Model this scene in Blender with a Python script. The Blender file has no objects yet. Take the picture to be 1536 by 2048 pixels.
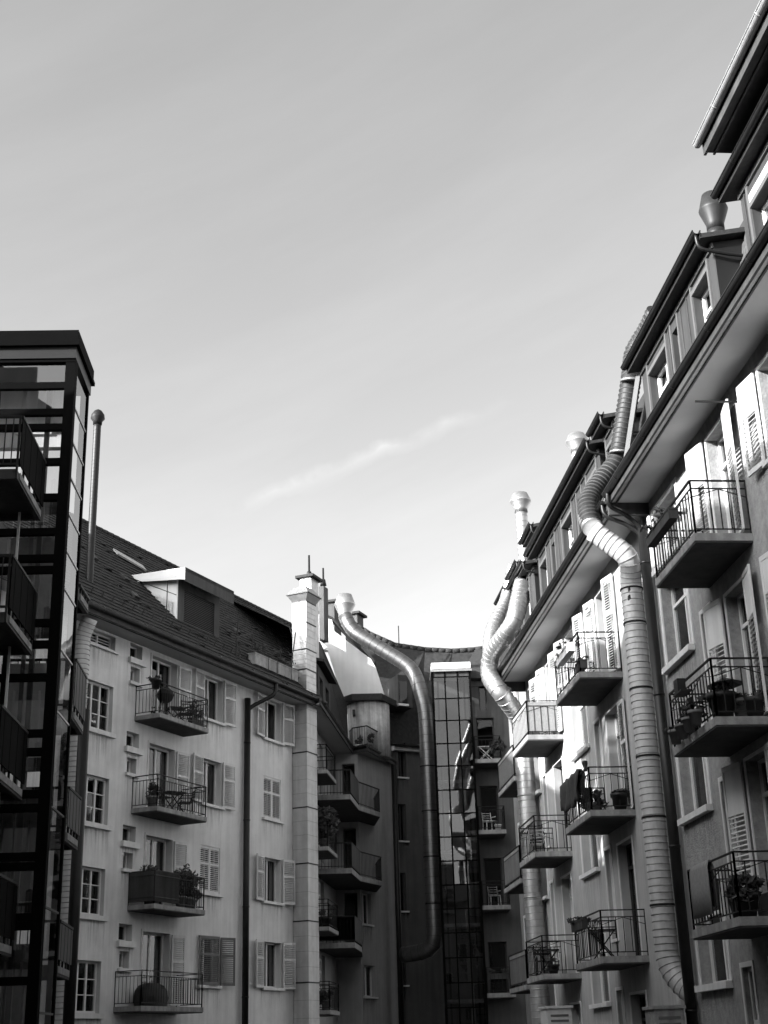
import bpy, bmesh, math, random
from mathutils import Matrix, Vector
random.seed(7)
rad = math.radians
sc = bpy.context.scene
COL = sc.collection

# ------------------------------------------------------------------ camera, sky, sun, exposure
FPX, PITCH, ROLL = 2768.0, rad(21.33), rad(1.70)
CAM = Vector((0, 0, 1.6))
cd = bpy.data.cameras.new('camera'); cam = bpy.data.objects.new('camera', cd); COL.objects.link(cam)
cd.sensor_fit = 'VERTICAL'; cd.sensor_height = 36.0; cd.lens = FPX / 2048 * 36
cd.clip_end = 2000; cd.clip_start = 0.1
cam.matrix_world = Matrix.Translation(CAM) @ Matrix.Rotation(math.pi / 2 + PITCH, 4, 'X') @ Matrix.Rotation(-ROLL, 4, 'Z')
sc.camera = cam
SUN_EL, SUN_AZ = rad(21), rad(241)          # azimuth clockwise from +Y (north)
SUNV = Vector((math.sin(SUN_AZ) * math.cos(SUN_EL), math.cos(SUN_AZ) * math.cos(SUN_EL), math.sin(SUN_EL)))
world = bpy.data.worlds.new('World'); sc.world = world; world.use_nodes = True
nt = world.node_tree; N = nt.nodes; LK = nt.links
N.clear()
out = N.new('ShaderNodeOutputWorld'); bg = N.new('ShaderNodeBackground')
sky = N.new('ShaderNodeTexSky'); sky.sky_type = 'NISHITA'; sky.sun_disc = False
sky.sun_elevation = SUN_EL; sky.sun_rotation = SUN_AZ
sky.air_density = 1.0; sky.dust_density = 2.5; sky.ozone_density = 1.0
# black and white film behind an orange filter: mostly the red record of the sky
sep = N.new('ShaderNodeSeparateColor'); LK.new(sky.outputs['Color'], sep.inputs['Color'])
def mth(op, a, b=None, c=None):
    n = N.new('ShaderNodeMath'); n.operation = op
    for k, v in enumerate((a, b, c)):
        if v is None: continue
        if isinstance(v, (int, float)): n.inputs[k].default_value = v
        else: LK.new(v, n.inputs[k])
    return n.outputs[0]
grey = mth('ADD', mth('MULTIPLY', sep.outputs[0], .65), mth('MULTIPLY', sep.outputs[1], .35))
tc = N.new('ShaderNodeTexCoord'); m1 = N.new('ShaderNodeMapping'); m1.inputs['Rotation'].default_value = (0, rad(20), 0)
m2 = N.new('ShaderNodeMapping'); m2.inputs['Scale'].default_value = (1.6, 2.0, 9.0)
LK.new(tc.outputs['Generated'], m1.inputs['Vector']); LK.new(m1.outputs['Vector'], m2.inputs['Vector'])
nz = N.new('ShaderNodeTexNoise'); nz.inputs['Scale'].default_value = 1.7; nz.inputs['Detail'].default_value = 8; nz.inputs['Roughness'].default_value = .6
LK.new(m2.outputs['Vector'], nz.inputs['Vector'])
rp = N.new('ShaderNodeMapRange'); rp.inputs['From Min'].default_value = .42; rp.inputs['From Max'].default_value = .85; rp.inputs['To Min'].default_value = 1.0; rp.inputs['To Max'].default_value = 1.12
LK.new(nz.outputs['Fac'], rp.inputs['Value'])
# one thin ice-cloud streak along a great circle
def _ray(px, py):
    u = (px - 768) / FPX; v = -(py - 1024) / FPX
    a = u * math.cos(ROLL) + v * math.sin(ROLL); b = -u * math.sin(ROLL) + v * math.cos(ROLL)
    return Vector((a, math.cos(PITCH) - b * math.sin(PITCH), math.sin(PITCH) + b * math.cos(PITCH))).normalized()
def dotn(v):
    n = N.new('ShaderNodeVectorMath'); n.operation = 'DOT_PRODUCT'; LK.new(tc.outputs['Generated'], n.inputs[0]); n.inputs[1].default_value = v; return n.outputs['Value']
ra, rb_ = _ray(430, 1035), _ray(1030, 796); nrm = ra.cross(rb_).normalized(); mid = (ra + rb_).normalized(); tang = nrm.cross(mid).normalized()
n3 = N.new('ShaderNodeTexNoise'); n3.inputs['Scale'].default_value = 34; n3.inputs['Detail'].default_value = 6; LK.new(m1.outputs['Vector'], n3.inputs['Vector'])
wob = mth('MULTIPLY', mth('SUBTRACT', n3.outputs['Fac'], .5), .02)
across = mth('ABSOLUTE', mth('ADD', dotn(nrm), wob))
wid = mth('SUBTRACT', 1.0, mth('DIVIDE', across, .0075)); wid = mth('MAXIMUM', wid, 0.0)
lng = mth('MAXIMUM', mth('SUBTRACT', 1.0, mth('POWER', mth('DIVIDE', mth('ABSOLUTE', dotn(tang)), .118), 2.0)), 0.0)
strk = mth('MULTIPLY', mth('MULTIPLY', wid, lng), mth('MULTIPLY', mth('MULTIPLY', n3.outputs['Fac'], n3.outputs['Fac']), .62))
fac = mth('ADD', rp.outputs['Result'], strk)
tot = mth('MULTIPLY', grey, fac)
LK.new(tot, bg.inputs['Color']); bg.inputs['Strength'].default_value = 0.15
LK.new(bg.outputs['Background'], out.inputs['Surface'])
sd = bpy.data.lights.new('sun', 'SUN'); sd.energy = 3.4; sd.angle = rad(.5); sd.color = (1, 1, 1)
so = bpy.data.objects.new('sun', sd); COL.objects.link(so)
so.rotation_euler = (-SUNV).to_track_quat('-Z', 'Y').to_euler(); so.location = (-40, -20, 60)
sc.cycles.diffuse_bounces = 1; sc.cycles.max_bounces = 10; sc.cycles.transparent_max_bounces = 16
vs = sc.view_settings
vs.view_transform = 'Standard'; vs.look = 'None'; vs.gamma = 1; vs.exposure = 1.74; vs.use_curve_mapping = False

# ------------------------------------------------------------------ pixel helpers (photo 1536 x 2048)
def ray(px, py):
    u = (px - 768) / FPX; v = -(py - 1024) / FPX
    a = u * math.cos(ROLL) + v * math.sin(ROLL); b = -u * math.sin(ROLL) + v * math.cos(ROLL)
    return Vector((a, math.cos(PITCH) - b * math.sin(PITCH), math.sin(PITCH) + b * math.cos(PITCH)))
def at_y(px, py, Y):
    q = ray(px, py); return CAM + q * (Y / q.y)
def at_z(px, py, z):
    q = ray(px, py); return CAM + q * ((z - 1.6) / q.z)

# ------------------------------------------------------------------ materials (grey, procedural)
def mat(name, c, rough=.8, metal=0., noise=.12, nscale=6., bump=0., bscale=60., spec=.4, streak=0.):
    m = bpy.data.materials.new(name); m.use_nodes = True
    t = m.node_tree; n = t.nodes; b = n['Principled BSDF']
    b.inputs['Roughness'].default_value = rough; b.inputs['Metallic'].default_value = metal
    b.inputs['Specular IOR Level'].default_value = spec
    g = n.new('ShaderNodeNewGeometry')
    tx = n.new('ShaderNodeTexNoise'); tx.inputs['Scale'].default_value = nscale * .25; tx.inputs['Detail'].default_value = 8; tx.inputs['Roughness'].default_value = .65
    t.links.new(g.outputs['Position'], tx.inputs['Vector'])
    r = n.new('ShaderNodeValToRGB')
    r.color_ramp.elements[0].position = .3; r.color_ramp.elements[1].position = .7
    lo = c * (1 - noise); hi = min(c * (1 + noise), .95)
    r.color_ramp.elements[0].color = (lo, lo, lo, 1); r.color_ramp.elements[1].color = (hi, hi, hi, 1)
    t.links.new(tx.outputs['Fac'], r.inputs['Fac'])
    src = r.outputs['Color']
    if streak:
        mp_ = n.new('ShaderNodeMapping'); mp_.inputs['Scale'].default_value = (3.5, 3.5, .22)
        t.links.new(g.outputs['Position'], mp_.inputs['Vector'])
        ns = n.new('ShaderNodeTexNoise'); ns.inputs['Scale'].default_value = 1.6; ns.inputs['Detail'].default_value = 5
        t.links.new(mp_.outputs['Vector'], ns.inputs['Vector'])
        r2 = n.new('ShaderNodeValToRGB'); r2.color_ramp.elements[0].position = .36; r2.color_ramp.elements[1].position = .62
        k = 1 - streak
        r2.color_ramp.elements[0].color = (k, k, k, 1); r2.color_ramp.elements[1].color = (1, 1, 1, 1)
        t.links.new(ns.outputs['Fac'], r2.inputs['Fac'])
        mx = n.new('ShaderNodeMix'); mx.data_type = 'RGBA'; mx.blend_type = 'MULTIPLY'; mx.inputs['Factor'].default_value = 1
        t.links.new(src, mx.inputs['A']); t.links.new(r2.outputs['Color'], mx.inputs['B']); src = mx.outputs['Result']
    t.links.new(src, b.inputs['Base Color'])
    if bump:
        tb = n.new('ShaderNodeTexNoise'); tb.inputs['Scale'].default_value = bscale; tb.inputs['Detail'].default_value = 4
        t.links.new(g.outputs['Position'], tb.inputs['Vector'])
        bp = n.new('ShaderNodeBump'); bp.inputs['Strength'].default_value = bump; bp.inputs['Distance'].default_value = .02
        t.links.new(tb.outputs['Fac'], bp.inputs['Height']); t.links.new(bp.outputs['Normal'], b.inputs['Normal'])
    return m
def glassmat(name, base=.02, refl=1.6, clear=.7):
    m = bpy.data.materials.new(name); m.use_nodes = True
    t = m.node_tree; n = t.nodes; n.clear()
    o = n.new('ShaderNodeOutputMaterial'); mx = n.new('ShaderNodeMixShader'); fr = n.new('ShaderNodeFresnel'); fr.inputs['IOR'].default_value = refl
    gl = n.new('ShaderNodeBsdfGlossy'); gl.inputs['Roughness'].default_value = .02; gl.inputs['Color'].default_value = (.9, .9, .9, 1)
    tr = n.new('ShaderNodeBsdfTransparent'); tr.inputs['Color'].default_value = (clear, clear, clear, 1)
    g = n.new('ShaderNodeNewGeometry'); nz_ = n.new('ShaderNodeTexNoise'); nz_.inputs['Scale'].default_value = .9; nz_.inputs['Detail'].default_value = 1
    bp = n.new('ShaderNodeBump'); bp.inputs['Strength'].default_value = .06; bp.inputs['Distance'].default_value = .05
    t.links.new(g.outputs['Position'], nz_.inputs['Vector']); t.links.new(nz_.outputs['Fac'], bp.inputs['Height'])
    t.links.new(bp.outputs['Normal'], gl.inputs['Normal'])
    inv = n.new('ShaderNodeMath'); inv.operation = 'SUBTRACT'; inv.inputs[0].default_value = 1.0; t.links.new(g.outputs['Backfacing'], inv.inputs[1])
    mu = n.new('ShaderNodeMath'); mu.operation = 'MULTIPLY'; t.links.new(fr.outputs['Fac'], mu.inputs[0]); t.links.new(inv.outputs[0], mu.inputs[1])
    t.links.new(mu.outputs[0], mx.inputs['Fac']); t.links.new(tr.outputs['BSDF'], mx.inputs[1]); t.links.new(gl.outputs['BSDF'], mx.inputs[2])
    t.links.new(mx.outputs['Shader'], o.inputs['Surface'])
    return m
MT = dict(
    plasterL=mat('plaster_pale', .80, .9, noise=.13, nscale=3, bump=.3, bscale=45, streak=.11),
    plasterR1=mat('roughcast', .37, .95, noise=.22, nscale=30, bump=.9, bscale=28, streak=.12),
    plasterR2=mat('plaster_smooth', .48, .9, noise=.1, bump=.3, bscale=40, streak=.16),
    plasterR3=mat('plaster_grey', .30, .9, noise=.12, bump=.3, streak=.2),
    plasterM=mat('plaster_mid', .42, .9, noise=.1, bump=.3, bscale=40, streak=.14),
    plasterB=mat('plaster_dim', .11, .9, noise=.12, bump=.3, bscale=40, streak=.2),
    stained=mat('plaster_stained', .62, .9, noise=.25, nscale=14, bump=.3, streak=.45),
    soffit=mat('soffit_paint', .48, .7, noise=.06),
    trim=mat('trim_paint', .8, .6, noise=.06, streak=.1),
    white=mat('white_paint', .8, .5, noise=.04),
    shut=mat('shutter_paint', .75, .55, noise=.08, streak=.12),
    shutdark=mat('shutter_dark', .16, .6, noise=.1),
    concrete=mat('concrete', .36, .9, noise=.25, nscale=20, bump=.3, streak=.3),
    iron=mat('iron_paint', .018, .55, noise=.3, spec=.25),
    darkpipe=mat('dark_pipe', .018, .4, .3, noise=.3),
    dark=mat('dark_wood', .06, .7, noise=.25, streak=.3),
    dormer=mat('dormer_cladding', .045, .75, noise=.15, streak=.25),
    dormertrim=mat('dormer_trim', .10, .65, noise=.1),
    slate=mat('slate', .028, .8, noise=.35, nscale=40, bump=.3),
    tile=mat('roof_tile', .028, .85, noise=.55, nscale=24, bump=.4, bscale=30),
    shingle=mat('shingle', .075, .85, noise=.25, nscale=30, bump=.3),
    steel=mat('steel_paint', .003, .8, noise=.2, spec=.05),
    zinc=mat('zinc', .42, .42, .75, noise=.2, nscale=16, bump=.1),
    galv=mat('galvanised', .52, .42, .85, noise=.14, nscale=22, bump=.08),
    galvdim=mat('galvanised_dull', .20, .40, .85, noise=.2, nscale=18, bump=.06),
    brightzinc=mat('bright_zinc', .30, .5, .3, noise=.15, nscale=20),
    underside=mat('shaded_underside', .075, .95, noise=.25, nscale=12),  # slab undersides: shade put into the colour, darker than the concrete above
    wrap=mat('duct_pale', .60, .55, .15, noise=.1, nscale=14, bump=.1, streak=.12),
    ductdark=mat('duct_dark', .025, .5, .2, noise=.25, nscale=18),
    firewall=mat('firewall_plaster', .78, .9, noise=.05, bump=.2, streak=.06),
    asphalt=mat('asphalt', .05, .95, noise=.3, nscale=40, bump=.5),
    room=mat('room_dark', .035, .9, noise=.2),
    curtain=mat('curtain', .45, .9, noise=.15, nscale=20),
    curtaind=mat('curtain_dim', .16, .9, noise=.2, nscale=20),
    leaf=mat('leaf', .05, .7, noise=.4, nscale=30),
    terracotta=mat('terracotta', .17, .85, noise=.15, nscale=30),
    black=mat('black_plastic', .012, .5, noise=.2),
    cloth=mat('cloth', .30, .95, noise=.15, nscale=60, bump=.5, bscale=200),
    wood=mat('garden_wood', .14, .7, noise=.2, streak=.2),
    glass=glassmat('window_glass'), farglass=glassmat('far_lift_glass', refl=1.9, clear=.6), liftglass=glassmat('lift_glass', refl=2.6, clear=.97), sideglass=glassmat('coated_side_glass', refl=4.2, clear=.9),
    frost=mat('pale_panel', .45, .4, noise=.06),
)

def stainmat():
    """grime that has run down from a sill: thin streaks, fading out below"""
    m = bpy.data.materials.new('drip_stain'); m.use_nodes = True; t = m.node_tree; n = t.nodes; n.clear()
    o = n.new('ShaderNodeOutputMaterial'); mx = n.new('ShaderNodeMixShader'); tr = n.new('ShaderNodeBsdfTransparent'); df = n.new('ShaderNodeBsdfDiffuse'); df.inputs['Color'].default_value = (.08, .08, .08, 1)
    g = n.new('ShaderNodeNewGeometry'); mp = n.new('ShaderNodeMapping'); mp.inputs['Scale'].default_value = (9, 9, .5); t.links.new(g.outputs['Position'], mp.inputs['Vector'])
    nz = n.new('ShaderNodeTexNoise'); nz.inputs['Scale'].default_value = 1.4; nz.inputs['Detail'].default_value = 5; t.links.new(mp.outputs['Vector'], nz.inputs['Vector'])
    mr = n.new('ShaderNodeMapRange'); mr.inputs['From Min'].default_value = .45; mr.inputs['From Max'].default_value = .75; mr.inputs['To Max'].default_value = .2; t.links.new(nz.outputs['Fac'], mr.inputs['Value'])
    tc = n.new('ShaderNodeTexCoord'); sp = n.new('ShaderNodeSeparateXYZ'); t.links.new(tc.outputs['Generated'], sp.inputs['Vector'])
    mu = n.new('ShaderNodeMath'); mu.operation = 'MULTIPLY'; t.links.new(mr.outputs['Result'], mu.inputs[0]); t.links.new(sp.outputs['Z'], mu.inputs[1])
    t.links.new(mu.outputs[0], mx.inputs['Fac']); t.links.new(tr.outputs['BSDF'], mx.inputs[1]); t.links.new(df.outputs['BSDF'], mx.inputs[2]); t.links.new(mx.outputs['Shader'], o.inputs['Surface'])
    return m
MT['stain'] = stainmat()

# ------------------------------------------------------------------ object helpers
WM = {}
def add(name, me, M, parent=None):
    o = bpy.data.objects.new(name, me); COL.objects.link(o)
    if parent is not None:
        o.parent = parent; o.matrix_parent_inverse = WM[parent].inverted()
    o.matrix_basis = M; WM[o] = M.copy()
    return o
def tag(o, label, cat, group=None):
    o['label'] = label; o['category'] = cat
    if group: o['group'] = group
    return o
def thing(name, label, cat, loc, group=None):
    return tag(add(name, None, Matrix.Translation(Vector(loc))), label, cat, group)
CUBE = {}
CV = [(x, y, z) for x in (-.5, .5) for y in (-.5, .5) for z in (-.5, .5)]
CF = [(0, 1, 3, 2), (4, 6, 7, 5), (0, 4, 5, 1), (2, 3, 7, 6), (0, 2, 6, 4), (1, 5, 7, 3)]
def cube(m):
    if m not in CUBE:
        me = bpy.data.meshes.new('block_' + m); me.from_pydata(CV, [], CF); me.materials.append(MT[m]); CUBE[m] = me
    return CUBE[m]
class Frame:
    """vertical facade plane: s along the wall, o outward from it, z up"""
    def __init__(self, O, d, n):
        self.O = Vector((O[0], O[1], 0)); self.d = Vector((d[0], d[1], 0)).normalized(); self.n = Vector((n[0], n[1], 0)).normalized()
        x = self.d if self.d.cross(self.n).z > 0 else -self.d
        self.R = Matrix((x, self.n, Vector((0, 0, 1)))).transposed().to_4x4()
    def P(self, s, o, z): return self.O + self.d * s + self.n * o + Vector((0, 0, z))
    def pix(self, px, py, o=0):
        """photo pixel onto the plane at outward offset o -> (s, z)"""
        q = ray(px, py); P0 = self.O + self.n * o
        t = (P0 - CAM).dot(self.n) / q.dot(self.n); p = CAM + q * t
        return (p - P0).dot(self.d), p.z
def two(A, B, side=1):
    d = Vector((B[0] - A[0], B[1] - A[1])); n = Vector((d.y, -d.x)) * side
    return Frame(A, d, n)
def fbox(F, name, parent, m, s0, s1, o0, o1, z0, z1, tilt=0.):
    M = Matrix.Translation(F.P((s0 + s1) / 2, (o0 + o1) / 2, (z0 + z1) / 2)) @ F.R @ Matrix.Rotation(rad(random.gauss(0, tilt)), 4, 'X') @ Matrix.Rotation(rad(random.gauss(0, tilt)), 4, 'Z') @ Matrix.Diagonal((abs(s1 - s0), abs(o1 - o0), abs(z1 - z0), 1))
    return add(name, cube(m), M, parent)
def barM(P, Q, w, h=None):
    P = Vector(P); Q = Vector(Q); v = Q - P
    R = v.to_track_quat('Z', 'Y').to_matrix().to_4x4()
    return Matrix.Translation((P + Q) / 2) @ R @ Matrix.Diagonal((w, h or w, v.length, 1))
def bar(name, parent, m, P, Q, w, h=None): return add(name, cube(m), barM(P, Q, w, h), parent)
class MB:
    """collects geometry into one mesh"""
    def __init__(self): self.v = []; self.f = []; self.mi = []; self.cm = 0; self.sm = []
    def face(self, pts, smooth=False):
        k = len(self.v); self.v += [Vector(p) for p in pts]; self.f.append(tuple(range(k, k + len(pts)))); self.mi.append(self.cm); self.sm.append(smooth)
    def mbox(self, M):
        k = len(self.v); self.v += [M @ Vector(c) for c in CV]
        for f in CF: self.f.append(tuple(k + i for i in f)); self.mi.append(self.cm); self.sm.append(False)
    def box(self, F, s0, s1, o0, o1, z0, z1):
        self.mbox(Matrix.Translation(F.P((s0 + s1) / 2, (o0 + o1) / 2, (z0 + z1) / 2)) @ F.R @ Matrix.Diagonal((abs(s1 - s0), abs(o1 - o0), abs(z1 - z0), 1)))
    def bar(self, P, Q, w, h=None): self.mbox(barM(P, Q, w, h))
    def prism(self, pts, off):
        off = Vector(off); a = [Vector(p) for p in pts]; b = [p + off for p in a]; n = len(a)
        self.face(a); self.face(b[::-1])
        for i in range(n): self.face([a[i], a[(i + 1) % n], b[(i + 1) % n], b[i]])
    def tube(self, pts, rads, seg=16, cap=True, closed_profile=None):
        pts = [Vector(p) for p in pts]; n = len(pts); k0 = len(self.v)
        up = None; rings = []
        for i in range(n):
            t = (pts[min(i + 1, n - 1)] - pts[max(i - 1, 0)]).normalized()
            if up is None:
                up = Vector((0, 0, 1)) if abs(t.z) < .9 else Vector((1, 0, 0))
            a = up - t * up.dot(t)
            if a.length < 1e-4: a = t.orthogonal()
            a.normalize(); up = a; b = t.cross(a)
            r = rads[i] if hasattr(rads, '__len__') else rads
            ring = []
            for j in range(seg):
                an = 2 * math.pi * j / seg
                self.v.append(pts[i] + (a * math.cos(an) + b * math.sin(an)) * r); ring.append(len(self.v) - 1)
            rings.append(ring)
        for i in range(n - 1):
            for j in range(seg):
                self.f.append((rings[i][j], rings[i][(j + 1) % seg], rings[i + 1][(j + 1) % seg], rings[i + 1][j])); self.mi.append(self.cm); self.sm.append(True)
        if cap:
            for rg in (rings[0][::-1], rings[-1]): self.f.append(tuple(rg)); self.mi.append(self.cm); self.sm.append(False)
    def build(self, name, mats, parent=None, fix=True, base=None, weld=False):
        if isinstance(mats, str): mats = [mats]
        if base is None:
            base = WM[parent].translation if parent is not None else Vector((0, 0, 0))
        base = Vector(base)
        me = bpy.data.meshes.new(name); me.from_pydata([v - base for v in self.v], [], self.f)
        for m in mats: me.materials.append(MT[m])
        me.polygons.foreach_set('material_index', self.mi); me.polygons.foreach_set('use_smooth', self.sm)
        if fix or weld:
            b = bmesh.new(); b.from_mesh(me)
            if weld: bmesh.ops.remove_doubles(b, verts=b.verts[:], dist=1e-4)
            bmesh.ops.recalc_face_normals(b, faces=b.faces[:]); b.to_mesh(me); b.free()
        me.update()
        return add(name, me, Matrix.Translation(base), parent)

# ------------------------------------------------------------------ architecture helpers
def wall(F, parent, m, s0, s1, z0, z1, holes, depth=.2, name='wall'):
    b = MB()
    ss = sorted({s0, s1, *[h[0] for h in holes], *[h[1] for h in holes]}); zs = sorted({z0, z1, *[h[2] for h in holes], *[h[3] for h in holes]})
    ss = [s for s in ss if s0 <= s <= s1]; zs = [z for z in zs if z0 <= z <= z1]
    for i in range(len(ss) - 1):
        for j in range(len(zs) - 1):
            cs = (ss[i] + ss[i + 1]) / 2; cz = (zs[j] + zs[j + 1]) / 2
            if any(h[0] < cs < h[1] and h[2] < cz < h[3] for h in holes): continue
            b.face([F.P(ss[i], 0, zs[j]), F.P(ss[i + 1], 0, zs[j]), F.P(ss[i + 1], 0, zs[j + 1]), F.P(ss[i], 0, zs[j + 1])])
    for (a, c, l, h) in [x[:4] for x in holes]:
        q = [(a, l), (c, l), (c, h), (a, h)]
        for i in range(4):
            (sa, za), (sb, zb) = q[i], q[(i + 1) % 4]
            b.face([F.P(sa, 0, za), F.P(sb, 0, zb), F.P(sb, -depth, zb), F.P(sa, -depth, za)])
    return b.build(name, m, parent, fix=False)
def win(F, b, s0, s1, z0, z1, cols=2, rows=1, tran=None, sill=.08, depth=.2, fm='white', cur=None, name='window', fw=.06, sillm='trim', glass='glass', sillh=.07):
    """window set into its opening: frame with mullions, panes, dark room, curtain, sill"""
    s0, s1 = min(s0, s1), max(s0, s1)
    g = MB(); D = depth
    g.box(F, s0, s0 + fw, -D - .05, -D + .03, z0, z1); g.box(F, s1 - fw, s1, -D - .05, -D + .03, z0, z1)
    g.box(F, s0 + fw, s1 - fw, -D - .05, -D + .03, z0, z0 + fw); g.box(F, s0 + fw, s1 - fw, -D - .05, -D + .03, z1 - fw, z1)
    xs = [s0 + fw + (s1 - s0 - 2 * fw) * i / cols for i in range(cols + 1)]
    zt = z1 - fw
    if tran:
        zt = tran - .035; g.box(F, s0 + fw, s1 - fw, -D - .045, -D + .035, tran - .035, tran + .035)
    for x in xs[1:-1]: g.box(F, x - .035, x + .035, -D - .04, -D + .025, z0 + fw, z1 - fw)
    ys = [z0 + fw + (zt - z0 - fw) * i / rows for i in range(rows + 1)]
    for y in ys[1:-1]: g.box(F, s0 + fw, s1 - fw, -D - .035, -D + .015, y - .014, y + .014)
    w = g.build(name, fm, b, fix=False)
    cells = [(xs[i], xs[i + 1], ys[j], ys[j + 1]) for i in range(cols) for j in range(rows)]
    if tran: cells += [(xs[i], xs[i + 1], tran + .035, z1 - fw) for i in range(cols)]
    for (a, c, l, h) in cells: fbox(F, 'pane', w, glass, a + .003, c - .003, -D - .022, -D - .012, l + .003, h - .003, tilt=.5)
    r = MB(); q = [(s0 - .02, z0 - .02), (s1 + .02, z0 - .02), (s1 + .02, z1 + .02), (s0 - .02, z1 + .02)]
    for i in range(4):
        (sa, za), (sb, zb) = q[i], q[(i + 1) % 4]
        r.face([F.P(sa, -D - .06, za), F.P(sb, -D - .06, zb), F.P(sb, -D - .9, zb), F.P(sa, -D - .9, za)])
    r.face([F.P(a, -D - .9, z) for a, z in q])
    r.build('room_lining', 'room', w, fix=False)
    if cur:
        c = MB(); kind, fr = cur
        for (a, e) in ((s0 + fw, s0 + fw + (s1 - s0) * fr), (s1 - fw - (s1 - s0) * fr, s1 - fw)):
            k = max(4, int((e - a) / .07)); pts = [(a + (e - a) * i / k, -D - .12 - .03 * (i % 2)) for i in range(k + 1)]
            for i in range(k): c.face([F.P(pts[i][0], pts[i][1], z0 + .05), F.P(pts[i + 1][0], pts[i + 1][1], z0 + .05), F.P(pts[i + 1][0], pts[i + 1][1], z1 - .05), F.P(pts[i][0], pts[i][1], z1 - .05)])
        c.build('curtain', kind, w, fix=False)
    if sill: fbox(F, 'sill', w, sillm, s0 - .1, s1 + .1, -D + .02, sill, z0 - sillh - .005, z0 - .004)
    if sill > .09: fbox(F, 'drip_stain', w, 'stain', s0 - .12, s1 + .12, .002, .004, z0 - sillh - random.uniform(.6, 1.0), z0 - sillh - .006)
    return w
def surround(F, b, s0, s1, z0, z1, m='trim', w=.12, proud=.025, bottom=False):
    g = MB()
    g.box(F, s0 - w, s0 - .001, .001, proud, z0, z1 + w); g.box(F, s1 + .001, s1 + w, .001, proud, z0, z1 + w); g.box(F, s0 - .001, s1 + .001, .001, proud, z1 + .001, z1 + w)
    return g.build('window_surround', m, b, fix=False)
def shutter(F, b, s0, s1, z0, z1, m='shut', each=False, o=.05, mid=True, solid=0., hinge=None, ang=0):
    """louvred leaf; hinge side and angle swing it off the wall"""
    s0, s1 = min(s0, s1), max(s0, s1)
    G = F
    if hinge is not None and ang:
        h = s0 if hinge == 'lo' else s1; sg = 1 if hinge == 'lo' else -1
        a = rad(ang); d2 = F.d * sg * math.cos(a) + F.n * math.sin(a)
        n2 = -F.d * sg * math.sin(a) + F.n * math.cos(a)
        O = F.P(h, o, 0); G = Frame(O, d2, n2); G.O = O; w = s1 - s0; s0, s1 = 0, w; o = 0
    g = MB(); e = .055; t0, t1 = o, o + .04
    g.box(G, s0, s0 + e, t0, t1, z0, z1); g.box(G, s1 - e, s1, t0, t1, z0, z1)
    g.box(G, s0 + e, s1 - e, t0, t1, z0, z0 + .09); g.box(G, s0 + e, s1 - e, t0, t1, z1 - .09, z1)
    zones = []; zm = z0 + (z1 - z0) * .62
    if solid:
        zs = z1 - (z1 - z0) * solid
        g.box(G, s0 + e, s1 - e, t0 + .012, t1 - .012, zs, z1 - .09); g.box(G, s0 + e, s1 - e, t0, t1, zs - .07, zs)
        zones = [(z0 + .09, zs - .07)]
    elif mid:
        g.box(G, s0 + e, s1 - e, t0, t1, zm - .04, zm + .04); zones = [(z0 + .09, zm - .04), (zm + .04, z1 - .09)]
    else: zones = [(z0 + .09, z1 - .09)]
    sh = g.build('shutter', m, b, fix=False)
    j = MB()
    for (a, c) in zones:
        step = .085 if each else .062; k = int((c - a) / step)
        for i in range(k):
            z = a + (i + .5) * (c - a) / k
            P = G.P(s0 + e + .002, (t0 + t1) / 2, z); Q = G.P(s1 - e - .002, (t0 + t1) / 2, z)
            M = Matrix.Translation((P + Q) / 2) @ G.R @ Matrix.Rotation(rad(-38), 4, 'X') @ Matrix.Diagonal(((P - Q).length, .05, .009, 1))
            if each: add('slat', cube(m), M, sh)
            else: j.mbox(M)
    if not each:
        q = j.build('slats', m, sh, fix=False); q['kind'] = 'stuff'
    return sh
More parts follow.
